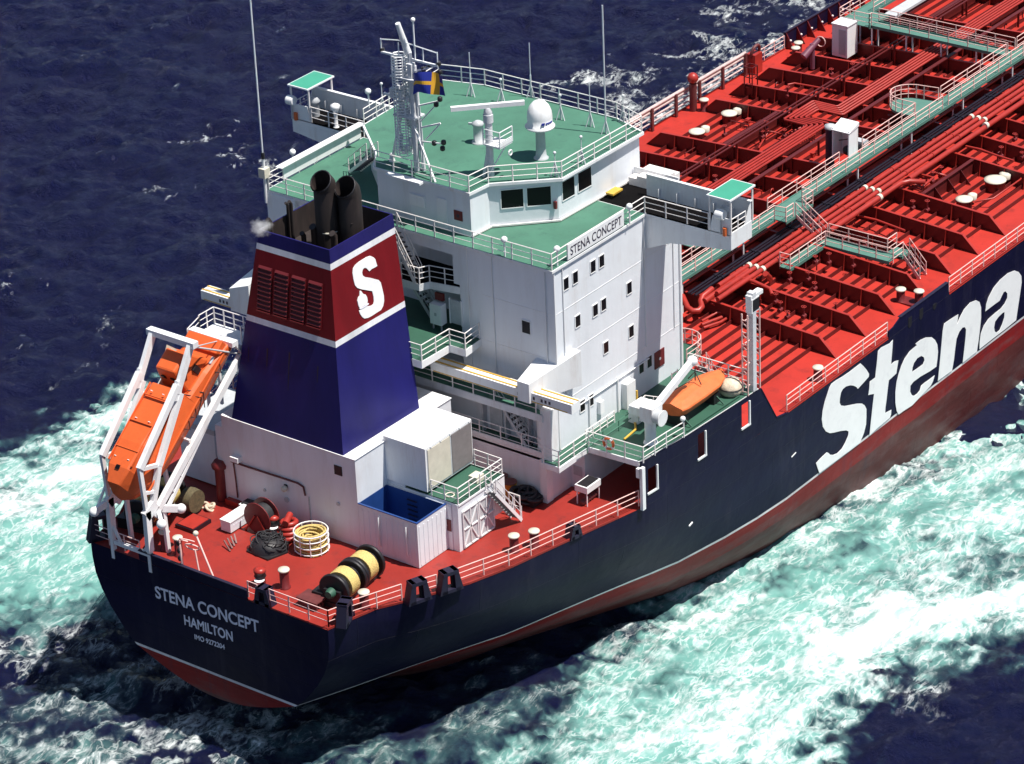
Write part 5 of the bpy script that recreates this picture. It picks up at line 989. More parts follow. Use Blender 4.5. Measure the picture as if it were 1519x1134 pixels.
# tank hatches with white lids
def hatch(loc,lab,r=.62):
    t=thing('tank_hatch',lab,'tank hatch','white lidded tank hatches',loc); 
    b=mb(DKRED); b.lathe((0,0,0),[(r*.9,0),(r*.9,.7),(r*1.0,.72),(r*1.0,.8)],18); b.build('coaming',t)
    b=mb(CREAM); b.lathe((0,0,.8),[(r*1.0,0),(r*1.0,.06),(r*.6,.12),(.001,.13)],18); b.build('lid',t)
    b=mb(CREAM); b.lathe((r*1.55,-.1,0),[(r*.5,.5),(r*.55,.85),(r*.3,.92)],12); b.build('vent_lid',t); return t
h0=hatch((75.16,-10.62,.15),'larger white lidded tank hatch on the starboard deck with raised drum',.78)
for p,l in (((71.33,-10.38,.1),'smaller white lidded hatch aft of the larger one on the starboard side'),((75.39,11.58,.1),'forward oval white lidded hatch on the port deck'),((71.41,11.73,.1),'aft white lidded hatch on the port deck, partly behind a red girder')):
    hatch(p,l,.6)
# bollards
def bollard(loc,lab,h=.95,r=.24,grp='white topped mooring bollards',cap=CREAM):
    t=thing('bollard',lab,'bollard',grp,loc); b=mb(DKRED); b.lathe((0,0,0),[(r*1.25,0),(r*1.25,.06),(r,.1),(r,h)],16); b.build('post',t); b=mb(cap); b.lathe((0,0,h),[(r*1.15,-.05),(r*1.28,0),(r*1.2,.07),(.001,.09)],18); b.build('cap',t)
for u,v,l in ((423,872,'white topped bollard on the aft deck by the stern rail'),(541,900,'white topped bollard beside the stern corner winch'),(763,815,'aft one of two bollards at the side rail below the stair'),(793,808,'forward one of two bollards at the side rail below the stair'),(246,812,'larger white topped bollard under the lifeboat frame'),(266,822,'red topped bollard right of the one under the lifeboat frame')):
    p={423:(7.34,-3.51,0),541:(8.1,-8.69,0),763:(17.66,-11.99,0),793:(18.72,-12.64,0),246:(6.85,5.11,0),266:(6.76,3.99,0)}[u]; bollard((p[0],p[1],.01),l,1.15 if u<500 else 1.0,.27 if u!=266 else .24)
for p,l in (((57.01,-13.96,.05),'left one of the pair of bollards behind the starboard bulwark'),((57.4,-15.1,.05),'right one of the pair of bollards behind the starboard bulwark'),((44.85,-15.3,.02),'single low bollard by the starboard rail above the painted S'),((76.6,14.6,.02),'single bollard by the port rail next to the vent post'),((88.6,14.3,.02),'port side bollard just aft of the dark bulwark, nearer the camera'),((89.6,14.7,.02),'port side bollard just aft of the dark bulwark, farther from the camera')): bollard(p,l,.85,.28)
b=mb(DKRED); b.box(56.7,57.7,-15.5,-13.6,.02,.14); tag(b.build('doubler_pad'),'dark red plate under the pair of bollards behind the starboard bulwark','base plate')
def capstan(loc,lab):
    t=thing('roller',lab,'mooring roller','red and white pedestal rollers',loc); b=mb(RED_SHADE); b.lathe((0,0,0),[(.3,0),(.28,.5),(.3,.6)],14); b.use(DARK).lathe((0,0,.6),[(.36,0),(.30,.15),(.36,.3)],14); b.build('pedestal',t)
    b=mb(REDP); b.lathe((0,0,.9),[(.34,0),(.36,.12),(.2,.2)],14); b.use(WHITE).lathe((-.25,-.15,.3),[(.32,-.3),(.2,-.2),(.18,.1),(.3,.2)],12); b.build('drum',t)
p=(6.81,-2.16,0); capstan((p[0],p[1],0),'red and white pedestal roller on the aft deck beside a white topped bollard')
p=(11.82,1.09,0); capstan((p[0],p[1],0),'red and white pedestal roller attached beside the dark red reel')
# fairleads
def fair(loc,rz,lab,sc=1):
    t=thing('fairlead',lab,'fairlead','dark roller fairleads',loc,rz); b=mb(NAVY)
    w=.62*sc; h=1.35*sc
    b.yprism([(-w*1.25,0),(-w*.75,h),(-w*.35,h),(-w*.45,0)],-.3,.3); b.yprism([(w*.45,0),(w*.35,h),(w*.75,h),(w*1.25,0)],-.3,.3); b.box(-w*.8,w*.8,-.32,.32,h-.22,h); b.box(-w,w,-.3,.3,0,.2); b.build('frame',t)
    b=mb(DARK); 
    for x in (-.22,.22): b.tube([(x*sc,0,.2),(x*sc,0,h-.2)],.1*sc,8)
    b.build('roller',t)
fair((6.35,-8.75,.02),.35,'dark fairlead on the starboard stern corner')
fair((10.3,-10.75,.02),-.36,'dark fairlead on the starboard quarter, aft one of two'); fair((12.15,-11.55,.02),-.36,'dark fairlead on the starboard quarter, forward one of two')
fair((5.4,-3.7,.02),math.pi/2,'dark fairlead in the middle of the stern rail',.8); fair((5.8,9.1,.02),-.5,'tall dark fairlead at the port stern corner',1.2); fair((20.8,-13.9,.02),-.2,'low dark fairlead in the starboard rail near the boat deck',.6)
# winches
def winch(loc,rz,lab,rope=True,n=2):
    t=thing('mooring_winch',lab,'winch','mooring winches',loc,rz); b=mb(DARK)
    for x in (-1.95,-.15,.1,1.7): b.lathe((x,0,1.0),[(.95,-.1),(1.0,-.06),(1.0,.08),(.95,.12)],22,'x')
    b.box(-2.3,2.2,-.5,.5,.02,.35); b.box(-2.25,-1.95,-.55,.55,.3,1.1); b.box(1.8,2.1,-.55,.55,.3,1.1); b.build('drum_frame',t)
    for x0,x1 in ((-1.4,-.62),(.5,1.3)):
        b=mb(ROPE if rope else BROPE); prof=[]; m_=9
        for k in range(m_*2+1): prof.append((.84+(.045 if k%2 else 0),x0+(x1-x0)*k/(m_*2)))
        b.lathe((0,0,1.0),prof,22,'x'); b.build('rope_coil',t)
    b=mb(DARK); b.lathe((0,0,1.0),[(.66,-1.9),(.66,1.7)],18,'x'); b.build('drum_core',t)
    b=mb(GREEN1); b.lathe((-2.3,0,1.0),[(.22,-.3),(.3,-.1),(.3,.1)],14,'x'); b.build('warping_head',t)
    b=mb(DARK); b.box(-2.2,-1.4,.6,1.4,.02,.7); b.build('motor',t)
    return t
winch((9.35,-6.95,0),math.radians(6),'mooring winch wound with yellow rope in the starboard stern corner')
winch((9.6,8.2,0),math.radians(10),'dark mooring winch in shadow under the lifeboat ramp')
b=mb(mat('shade_dimmed_rope',(.10,.08,.04),.8,.4,6)); b.lathe((10.9,6.6,.9),[(.7,-.4),(.75,0),(.7,.4)],18,'y'); tag(b.build('rope_drum'),'yellowish rope drum in shadow directly under the lifeboat ramp','rope drum')  # yellow rope dimmed, shade under the ramp put into its colour
b=mb(BROWN)
for q in range(4): b.box(6.3+q*.25,6.4+q*.25,-6.7,-5.4,.02,.5)
b.box(6.2,7.3,-6.8,-5.3,.5,.56); tag(b.build('winch_control'),'low brown step stand between stern rail and yellow rope winch','stand')
# rope basket
p=(11.77,-2.06,0); t=thing('rope_basket','white wire basket holding coiled yellow rope beside the casing','rope basket',None,(p[0]-.3,p[1],0))
b=mb(WHITE)
for z in (.15,.55,.95,1.3): b.torus((0,0,z),1.0,.04,n=24,m=5)
for k in range(10): a=k*.628; b.bar((math.cos(a),math.sin(a),.05),(math.cos(a),math.sin(a),1.3),.05)
b.build('basket',t)
b=mb(ROPE); rr=random.Random(4)
for k in range(16): b.torus((rr.uniform(-.08,.08),rr.uniform(-.08,.08),.12+k*.07),.83+rr.uniform(-.06,.05),.065,(rr.uniform(-.12,.12),rr.uniform(-.12,.12),1),20,6)
for k in range(5): b.torus((rr.uniform(-.2,.2),rr.uniform(-.2,.2),1.0-k*.1),.5+rr.uniform(-.1,.1),.06,(rr.uniform(-.3,.3),rr.uniform(-.3,.3),1),18,6)
b.build('rope_coil',t)
p=(9.94,0.13,0); t=thing('rope_pile','heap of black netting and rope on a dark mat on the aft deck','rope pile',None,(p[0]+.2,p[1],0))
b=mb(DARK); b.prism([(-1.1,-.9),(.2,-1.3),(1.2,-.6),(1.2,.7),(0,1.2),(-1.0,.8)],.01,.12); b.lathe((0,0,.1),[(1.1,0),(1.0,.35),(.7,.6),(.001,.72)],14); b.build('mat',t)
b=mb(BROPE)
for k in range(46): a=rr.uniform(0,6.3); d=rr.uniform(0,.75); b.torus((d*math.cos(a),d*math.sin(a),.62-.45*d*d+rr.uniform(-.1,.12)),rr.uniform(.2,.6),.035,(rr.uniform(-.8,.8),rr.uniform(-.8,.8),1),12,5)
b.build('rope',t)
b=mb(REDP)
p=(11.75,-0.04,0)
for k in range(4): b.torus((p[0]+.05*k,p[1],.16+.27*k),.62-.07*k,.16,(.05,.1,1),18,7)
b.tube([(p[0]-.4,p[1]-.2,1.2),(p[0]+.4,p[1]+.1,1.35)],.2,10); tag(b.build('hose_stack'),'stack of orange red hose coils between black heap and rope basket','hose')
p=(11,1.66,0); t=thing('cable_reel','large dark red reel disc standing behind the black rope heap','reel',None,(p[0]+.2,p[1]+.1,0))
b=mb(DKRED); b.lathe((0,0,1.0),[(1.0,-.06),(1.0,.0)],26,'x'); b.lathe((.75,0,1.0),[(1.0,0),(1.0,.06)],26,'x'); b.build('flange',t); b=mb(BROPE); b.lathe((0,0,1.0),[(.7,0),(.7,.75)],18,'x'); b.build('core',t)
b=mb(REDP); b.bar((-.15,-.9,0),(-.1,-.1,1.2),.09); b.bar((-.15,.9,0),(-.1,.1,1.2),.09); b.build('stand',t)
t=thing('deck_locker','long low white locker lying on the red aft deck','locker',None,(10.2,3.03,.02)); b=mb(WHITE2); b.box(0,2.25,0,.75,.08,.72); b.build('chest',t); b=mb(WHITE); b.box(-.03,2.28,-.03,.78,.72,.80); b.build('lid',t)
b=mb(LETG); [b.box(.25+.22*k,.4+.22*k,-.006,0,.40,.50) for k in range(7)]; b.build('marking',t)
t=thing('generator_box','large white machinery box with grey lid between ramp and funnel casing','box',None,(15.0,7.3,0)); b=mb(WHITE2); b.box(-1.0,3.5,0,2.8,.1,3.6); b.build('cabinet',t); b=mb(GREY); b.box(-1.1,3.6,-.1,2.9,3.6,3.95); b.build('lid',t)
b=mb(WHITE); b.box(18.6,21,6.4,9.5,5.2,5.8); tag(b.build('roof_panel'),'bright white panel top beside the funnel base on the port side','panel')
b=mb(WHITE); b.tube([(16.5,6.3,6.0),(18.5,6.2,7.2)],.35,10); b.use(DARK).tube([(16.5,6.2,5.9),(16.9,6.2,7.2)],.07,6); tag(b.build('ventilator'),'white tilted vent trunk on the port side of the funnel','vent')
# stern light stand
t=thing('stern_light_stand','white pole stand with bent hoops and dark lamps leaning over the stern bulwark','light stand')
b=mb(RAILP); p0=(6.51,-0.04,0.1); p1=(6.91,1.48,2.6); b.tube([(5.4,p0[1],.1),(5.9,p0[1]+1.7,2.5)],.06,6); q0=(5.4,p0[1]+1.2,.1); b.tube([q0,(5.6,p0[1]+1.6,1.7)],.05,6); b.build('pole',t)
b=mb(RAILP); b.torus((5.7,p0[1]+1.9,1.75),.42,.045,(1,.3,.8),16,6); b.torus((5.6,p0[1]+2.1,2.15),.5,.04,(.8,.2,1),16,6,0,4); b.tube([(5.3,p0[1]+2.4,.3),(5.3,p0[1]+2.5,2.2)],.08,6); b.build('hoop',t)
b=mb(DARK)
for k in range(4): b.lathe((5.3,p0[1]+2.55,.5+k*.5),[(.1,-.14),(.15,0),(.1,.14)],8)
b.build('lamp',t); b=mb(CREAM); b.sphere((5.9,p0[1]+1.72,2.6),.17,8); b.build('top_lamp',t)
# small gear on aft deck
b=mb(BROWN); p=(9.15,2.04,0)
for k in range(4): b.bar((p[0]-.5+.3*k,p[1]-.3+.1*k,.05),(p[0]-.2+.3*k,p[1]+.4,.4),.08)
tag(b.build('chain_stopper'),'low red brown chain gear on the deck in front of the white locker','chain gear')
b=mb(TAN); p=(11.72,6.29,0)
for k in range(5): b.torus((p[0]+rr.uniform(-.2,.2),p[1]+rr.uniform(-.3,.3),.12),.25,.09,(rr.uniform(-.6,.6),rr.uniform(-.6,.6),1),10,6)
tag(b.build('rope_bundle'),'small pale bundle of rope on the deck left of the white locker','rope')
b=mb(REDP); p=(13.14,5.18,0); b.box(p[0]-.4,p[0]+.4,p[1]-.5,p[1]+.5,.02,.35); tag(b.build('red_hatch'),'small orange red box at the foot of the casing behind the white locker','box')
b=mb(BLKP); b.box(9.0,10.6,4.9,6.3,.02,.25); b.use(REDP).box(9.1,10.5,5.0,6.2,.25,.3); tag(b.build('deck_hatch'),'flat red hatch with black edges left of the pale rope bundle','hatch')
p=(13.03,6.16,0); b=mb(DKRED); b.tube([(p[0],p[1],0),(p[0],p[1],2.2)],.32,12); b.lathe((p[0],p[1],2.2),[(.45,0),(.5,.2),(.3,.5)],12); tag(b.build('vent_cowl'),'dark red mushroom vent against the port end of the casing','vent')
p=(14.34,5.93,0); b=mb(WHITE); b.box(12.2,13.0,2.9,4.1,.02,.75); b.use(DARK).box(12.3,12.9,3.0,4.0,.75,.85); tag(b.build('valve_box'),'low white box with dark top against the casing wall behind the locker','box')
# bins and gear beneath the deckhouse overhang
for (x,y,l,c) in ((22.6,-8.0,'yellow drum under the aft overhang of the deckhouse, nearer the stair',YEL),(22.9,-7.1,'yellow drum under the aft overhang of the deckhouse, farther from the stair',YEL)):
    t=thing('drum',l,'drum','yellow drums by the deckhouse',(x,y,0)); b=mb(c); b.lathe((0,0,0),[(.36,0),(.42,.95),(.45,1.0)],16); b.build('body',t); b=mb(BROWN); b.lathe((0,0,1.0),[(.44,0),(.44,.05)],16); b.build('lid',t)
b=mb(DARK)
for k in range(9): b.torus((22.6+rr.uniform(-.4,.4),-9.3+rr.uniform(-.5,.5),.25+.12*k*.5),rr.uniform(.35,.6),.12,(rr.uniform(-.4,.4),rr.uniform(-.4,.4),1),14,6)
b.box(22.2,23.2,-10.0,-8.6,.02,.5); tag(b.build('fender_heap'),'heap of black fenders and hoses at the foot of the white corner pillar','fenders')
b=mb(BROWN)
for k in range(7): b.sphere((24.1+.22*k,-12.2,.25),.2,8)
tag(b.build('float_row'),'row of small dark red floats below the white bench under the boat deck','floats')
b=mb(RAILW); railing([(20.9,-9.2,0),(20.9,-10.0,0)],None,b=b,sp=.4,h=1.5,n=2); tag(b.build('grab_rail'),'curved white hand rail at the foot of the store stair','rail')
# steam puff at the funnel top
me=bpy.data.meshes.new('steam'); t=mb(None) if False else None
sm=bpy.data.materials.new('steam'); sm.use_nodes=True; n_=sm.node_tree; n_.nodes.remove(n_.nodes['Principled BSDF']); pv=n_.nodes.new('ShaderNodeVolumePrincipled'); pv.inputs['Color'].default_value=(1,1,1,1)
tc=n_.nodes.new('ShaderNodeTexCoord'); no=n_.nodes.new('ShaderNodeTexNoise'); no.inputs['Scale'].default_value=2.2; no.inputs['Detail'].default_value=4; n_.links.new(tc.outputs['Object'],no.inputs['Vector'])
ln=n_.nodes.new('ShaderNodeVectorMath'); ln.operation='LENGTH'; n_.links.new(tc.outputs['Object'],ln.inputs[0])
m1=n_.nodes.new('ShaderNodeMath'); m1.operation='SUBTRACT'; m1.inputs[0].default_value=1.15; n_.links.new(ln.outputs['Value'],m1.inputs[1])
m2=n_.nodes.new('ShaderNodeMath'); m2.operation='MULTIPLY_ADD'; n_.links.new(no.outputs[0],m2.inputs[0]); m2.inputs[1].default_value=1.6; m2.inputs[2].default_value=-1.15
m3=n_.nodes.new('ShaderNodeMath'); m3.operation='ADD'; n_.links.new(m1.outputs[0],m3.inputs[0]); n_.links.new(m2.outputs[0],m3.inputs[1])
m4=n_.nodes.new('ShaderNodeMath'); m4.operation='MULTIPLY'; m4.use_clamp=False; n_.links.new(m3.outputs[0],m4.inputs[0]); m4.inputs[1].default_value=2.6
m5=n_.nodes.new('ShaderNodeMath'); m5.operation='MAXIMUM'; n_.links.new(m4.outputs[0],m5.inputs[0]); m5.inputs[1].default_value=0
n_.links.new(m5.outputs[0],pv.inputs['Density']); n_.links.new(pv.outputs[0],n_.nodes['Material Output'].inputs['Volume'])
b=mb(sm); b.sphere((0,0,0),1.15,16); o=b.build('steam_puff'); sp_=(14.79,2.88,17.9); o.location=sp_; o.scale=(.8,.8,.6); tag(o,'small white puff of steam at the port aft corner of the funnel top','steam',None,'stuff')
# ================= sea =================
def fft_ocean(N,Lm,wind=(1,.25),peak=9.0,seed=1,chop=.2,kcut=9.0):
    r=np.random.default_rng(seed); k=np.fft.fftfreq(N,Lm/N)*2*np.pi; KX,KY=np.meshgrid(k,k,indexing='ij'); K=np.hypot(KX,KY); K[0,0]=1e-6
    kp=2*np.pi/peak; w_=np.array(wind)/np.hypot(*wind); cosf=(KX*w_[0]+KY*w_[1])/K
    Pk=np.exp(-1.25*(kp/K)**2)/K**3.2*(np.abs(cosf)**2*.8+.2)*np.exp(-(K/kcut)**2); Pk[0,0]=0
    h=(r.normal(size=(N,N))+1j*r.normal(size=(N,N)))*np.sqrt(Pk); z=np.fft.ifft2(h).real; return z/z.std()
TL=96.0; TN=512
T_=fft_ocean(TN,TL,(.8,.6),10,3)*.26+fft_ocean(TN,TL,(.8,.6),3.4,5)*.08
TR=fft_ocean(TN,TL,(1,.9),2.6,8,kcut=14)
def samp(T,X,Y):
    u=(X/TL%1)*TN; v=(Y/TL%1)*TN; i=u.astype(int); j=v.astype(int); fu=u-i; fv=v-j; i1=(i+1)%TN; j1=(j+1)%TN; i%=TN; j%=TN
    return T[i,j]*(1-fu)*(1-fv)+T[i1,j]*fu*(1-fv)+T[i,j1]*(1-fu)*fv+T[i1,j1]*fu*fv
sp=0.3; gx=np.arange(-30,150,sp); gy=np.arange(-60,112,sp); X,Y=np.meshgrid(gx,gy,indexing='ij')
def blob(px,py,rx,ry,ang):
    c,s=math.cos(ang),math.sin(ang); dx=X-px; dy=Y-py; return np.exp(-(((dx*c+dy*s)/rx)**2+((-dx*s+dy*c)/ry)**2))
foam=np.zeros_like(X); aqua=np.zeros_like(X)
# strokes: centre on the water, length along ship axis, width, angle, foam, aqua
STR=[((57.16,-17.09,-11),(67.56,-17.55,-11.5),2.8,.7,.95),((61.06,-17.13,-11),(63.79,-19.64,-11),3,.65,.8),((31.6,-13.31,-10),(37.23,-15.03,-10),2.6,0.42,0.7),((37.58,-14.81,-10),(42.08,-16.41,-10),2.6,0.6,0.8),((42.57,-15.59,-10.5),(49.65,-16.23,-10.5),2.4,0.85,0.6),((49.8,-15.63,-11),(58.15,-16.25,-11.2),2.4,0.8,0.5),((58.55,-16.02,-11.3),(70.49,-15.92,-11.7),2.6,0.8,0.5),((25.21,-11.78,-10),(31.07,-13.67,-10),1.8,0.2,0.35),((38.04,-14,-10),(57.33,-23.22,-10),4,0.35,0.75),((19.46,32.36,-10),(24.43,29.71,-10),5,0.9,0.8),((22.27,31.37,-10),(24.34,24.77,-10),5,0.8,0.9),((27.93,33.01,-10),(34.73,32.38,-10),2.6,0.9,0.8),((31.36,33.06,-10),(40.36,31.09,-10),1.6,0.6,0.4),((14.3,27.3,-10),(18.04,23.11,-10),6,0.8,1),((12.64,22.11,-10),(15.37,19.44,-10),4.5,0.5,1),((9.43,22.53,-10),(11.43,20.95,-10),4,0.5,0.9),((16.84,29.79,-10),(19.6,28.8,-10),4,1,0.6),((19.98,24.93,-10),(14.37,17.93,-10),2.5,0.3,0.9),((6.52,19.67,-10),(11.72,16.05,-10),3,0.35,0.5),((3.44,16.64,-10),(7.55,13.84,-10),3,0.62,0.15),((-0.6,12.68,-10),(4,8.32,-10),3,0.42,0.3),((-1.95,7.02,-10),(3.08,3.2,-10),2.6,0.6,0.4),((-1.16,4.06,-10),(8.07,-1.81,-10),2,0.85,0.4),((1.25,4.7,-10),(6.66,1.65,-10),1.6,0.8,0.3),((2.71,-1.8,-10),(6.99,-2.73,-10),1.5,0.7,0.3),((-3.18,10.15,-10),(-3.1,7,-10),2.5,0.5,0.4),((9.96,14.41,-10),(6.76,5.45,-10),2.5,0.51,0.1),((6.13,-3.97,-10),(11.67,-5.98,-10),2.4,0.33,0.3),((4.64,-4.72,-10),(8.38,-8.64,-10),2.4,0.38,0.4),((10.56,-6.88,-10),(19.51,-9.96,-10),3,0.24,0.2),((8.48,-10.53,-10),(16.01,-12.58,-10),2.4,0.36,0.4),((14.71,-10.6,-10),(19.33,-15.02,-10),2.2,0.36,0.35),((12.64,-15.1,-10),(17.3,-18.4,-10),2.8,0.62,0.7),((14.83,-20.15,-10),(20.71,-23.57,-10),4.5,0.8,1),((18.2,-25.25,-10),(22.67,-27.81,-10),3.5,0.9,0.9),((20.32,-19.13,-10),(25.81,-24.88,-10),5,0.8,1),((24.44,-26.68,-10),(28.13,-27.11,-10),3,0.9,0.8),((22.58,-14.65,-10),(26,-17.14,-10),3,0.6,0.8),((23.36,-13.11,-10),(30.47,-17.04,-10),2.2,0.42,0.35),((28.5,-15.43,-10),(33.98,-16.68,-10),2.8,0.85,0.9),((28.56,-18.32,-10),(33.58,-21.8,-10),4.5,0.7,1),((33.32,-17.11,-10),(39.6,-20.92,-10),3.5,0.6,1),((28.25,-23.3,-10),(32.54,-25.77,-10),3.6,0.9,1),((33.17,-23.97,-10),(38,-28.57,-10),5,1,0.9),((37.78,-23.97,-10),(44.03,-30.66,-10),6,1,0.8),((46.56,-22.56,-10),(52.71,-25.8,-10),5,0.9,0.9),((43.3,-20.6,-10),(48.94,-23.13,-10),2.6,0.38,0.75),((38.94,-18.4,-10),(43.28,-22.09,-10),2.6,0.36,0.75),((39.86,-16.82,-10),(48.39,-17.5,-10),1.6,0.6,0.7),((48.39,-17.5,-10),(56.1,-17.94,-10),1.6,0.75,0.5),((56.1,-17.94,-10),(66.34,-18.18,-10),2.4,0.75,0.6),((53.46,-20.5,-10),(61.34,-20.98,-10),4,0.7,0.8),((41.12,-29.09,-10),(42.65,-31.44,-10),4,1,0.7),((34.41,-14.4,-10),(40.56,-16.37,-10),1.3,0.5,0.5),((28.88,-13.18,-10),(33.74,-14.85,-10),1.6,0.35,0.3),((25.03,-12.91,-10),(28.25,-13.62,-10),2,0.54,0.15),((23.25,-10.19,-10),(29.4,-11.82,-10),1.5,0.15,0.2),((17.6,-8.39,-10),(23.48,-10.53,-10),2,0.14,0.1),((27.52,-27.49,-10),(31.31,-29.3,-10),3,.27,.1),((32.57,-28.54,-10),(39.28,-33.32,-10),2.2,.27,.1),((28.38,-28.8,-10),(31.56,-32.34,-10),3,.27,.1),((69.77,60.05,-10),(71.66,58.81,-10),1.2,0.73,0.1),((69.73,54.97,-10),(69.34,51.8,-10),1.6,0.73,0.1),((60.71,55.89,-10),(60.73,53.43,-10),1.6,0.3,0.05),((68.47,50.7,-10),(69.1,48.44,-10),1.4,0.54,0.1),((93.87,40.81,-10),(98.04,38.98,-10),1.5,0.9,0.2),((98.88,39.58,-10),(98.83,35.43,-10),2,0.62,0.1),((103.64,36.02,-10),(107.27,34.36,-10),2.2,0.73,0.1),((98.49,30.48,-10),(108.41,31.03,-10),2,0.7,0.15),((95.89,34.74,-10),(98.17,28.27,-10),2.4,0.64,0.1),((106.57,31.18,-10),(114.01,30.58,-10),2,0.85,0.2),((91.3,30.2,-10),(95.58,29.83,-10),1.6,0.73,0.1),((41.36,53.85,-10),(40.66,51.78,-10),1,0.45,0.1),((34.92,47.52,-10),(37.68,48.2,-10),1.1,0.45,0.1),((39.39,42.46,-10),(41.78,41.71,-10),1.2,0.25,0.05),((37.4,36.72,-10),(42.34,32.83,-10),1.8,0.2,0),((35.98,41.89,-10),(37.02,38.3,-10),1.6,0.2,0),((115.62,38.54,-10),(120.17,33.14,-10),2.6,0.73,0.1),((96.5,39.27,-10),(91.01,31.98,-10),2.2,0.48,0),((29.3,38.12,-10),(31.56,36.42,-10),1.6,0.2,0),((111.83,31.22,-10),(119.45,30.62,-10),1.5,0.7,0.2)]
for (p,q,wd,f,a) in STR:
    p=np.array(p[:2]); q=np.array(q[:2]); d=q-p; L=np.hypot(*d)+1e-6
    wx=X+.9*samp(TR,X*1.0,Y*1.0)+1.6*samp(T_,X*.7,Y*.7)/.26*.6; wy=Y+.9*samp(TR,X+31,Y+17)
    t=np.clip(((wx-p[0])*d[0]+(wy-p[1])*d[1])/L**2,0,1); dist=np.hypot(wx-(p[0]+d[0]*t),wy-(p[1]+d[1]*t))
    g=np.exp(-(dist/(wd*.70))**2); foam=np.maximum(foam,f*g)+.10*f*g*(foam>.1); aqua=np.maximum(aqua,a*np.exp(-(dist/(wd*.88))**2))
foam=np.clip(foam,0,1); aqua=np.clip(aqua,0,1)
dh=np.maximum(0,-16.1-Y); trough=-1.5*np.clip((X-50)/14,0,1)*np.exp(-(np.maximum(dh,0)/7)**2)*(Y<0)*np.clip(1-(X-95)/20,0,1)
Z=-10.0+samp(T_,X,Y)*(1-.55*np.clip(aqua+foam*.5,0,1))+trough+foam*.07*samp(TR,X,Y)+foam*.1+.05*samp(TR,Y*1.3,X*1.3)
nx,ny=X.shape
vv=np.stack([X.ravel(),Y.ravel(),Z.ravel()],1)
ii,jj=np.meshgrid(np.arange(nx-1),np.arange(ny-1),indexing='ij'); a_=(ii*ny+jj).ravel(); quads=np.stack([a_,a_+ny,a_+ny+1,a_+1],1)
me=bpy.data.meshes.new('sea'); me.vertices.add(len(vv)); me.vertices.foreach_set('co',vv.ravel()); me.loops.add(quads.size); me.loops.foreach_set('vertex_index',quads.ravel()); me.polygons.add(len(quads)); me.polygons.foreach_set('loop_start',np.arange(0,quads.size,4)); me.polygons.foreach_set('loop_total',np.full(len(quads),4)); me.update(calc_edges=True)
me.polygons.foreach_set('use_smooth',np.ones(len(quads),bool))
for nm,arr in (('foam',foam),('aqua',aqua)):
    at=me.attributes.new(nm,'FLOAT','POINT'); at.data.foreach_set('value',arr.ravel().astype(np.float32))
W=bpy.data.materials.new('sea_water'); W.use_nodes=True; n=W.node_tree; pb=n.nodes['Principled BSDF']; lk=n.links.new
def N(t,**kw):
    x=n.nodes.new(t)
    for k,v in kw.items(): setattr(x,k,v)
    return x
def math_(op,a,b=None,clamp=False):
    x=N('ShaderNodeMath',operation=op); x.use_clamp=clamp
    for i,v in enumerate((a,b)):
        if v is None: continue
        if isinstance(v,(int,float)): x.inputs[i].default_value=v
        else: lk(v,x.inputs[i])
    return x.outputs[0]
def noise(src,sc,det=5,ro=.6,dist=0):
    x=N('ShaderNodeTexNoise'); x.inputs['Scale'].default_value=sc; x.inputs['Detail'].default_value=det; x.inputs['Roughness'].default_value=ro; x.inputs['Distortion'].default_value=dist; lk(src,x.inputs['Vector']); return x
tc=N('ShaderNodeTexCoord').outputs['Object']; fa=N('ShaderNodeAttribute',attribute_name='foam').outputs['Fac']; aa=N('ShaderNodeAttribute',attribute_name='aqua').outputs['Fac']
# foam: soft patches plus ridged veins drawn out along the wake
def warp(src,sc,amt):
    nz=noise(src,sc,3,.6); v=N('ShaderNodeVectorMath',operation='MULTIPLY_ADD'); lk(nz.outputs['Color'],v.inputs[0]); v.inputs[1].default_value=(amt,amt,0); lk(src,v.inputs[2]); return v.outputs[0]
st=N('ShaderNodeMapping'); st.inputs['Scale'].default_value=(.45,1,1); lk(tc,st.inputs[0]); st=st.outputs[0]
wv=warp(warp(st,.16,3.2),.7,.9)
nA=noise(wv,.40,5,.52).outputs[0]; nB=noise(warp(st,1.5,.5),2.4,7,.66).outputs[0]
def vein(sc,lo,hi,det=4):
    n0=noise(wv,sc,det,.55).outputs[0]; r=math_('SUBTRACT',1.0,math_('ABSOLUTE',math_('MULTIPLY',math_('SUBTRACT',n0,.5),4.0)))
    m=N('ShaderNodeMapRange',interpolation_type='SMOOTHSTEP'); lk(r,m.inputs[0]); m.inputs[1].default_value=lo; m.inputs[2].default_value=hi; return m.outputs[0]
vo=N('ShaderNodeTexVoronoi',feature='DISTANCE_TO_EDGE'); vo.inputs['Scale'].default_value=.85; lk(wv,vo.inputs['Vector'])
ve=N('ShaderNodeMapRange',interpolation_type='SMOOTHSTEP'); lk(math_('ADD',vo.outputs[0],math_('MULTIPLY',math_('SUBTRACT',nB,.5),.12)),ve.inputs[0]); ve.inputs[1].default_value=.06; ve.inputs[2].default_value=.0
cov=math_('ADD',fa,math_('MULTIPLY',math_('SUBTRACT',nA,.5),1.45))
cov=math_('ADD',cov,math_('MULTIPLY',math_('SUBTRACT',nB,.5),.5))
solid=N('ShaderNodeMapRange',interpolation_type='SMOOTHSTEP'); lk(cov,solid.inputs[0]); solid.inputs[1].default_value=.68; solid.inputs[2].default_value=1.32
gate=N('ShaderNodeMapRange',interpolation_type='SMOOTHSTEP'); lk(cov,gate.inputs[0]); gate.inputs[1].default_value=.25; gate.inputs[2].default_value=.6
gate2=N('ShaderNodeMapRange'); lk(nB,gate2.inputs[0]); gate2.inputs[1].default_value=.32; gate2.inputs[2].default_value=.62
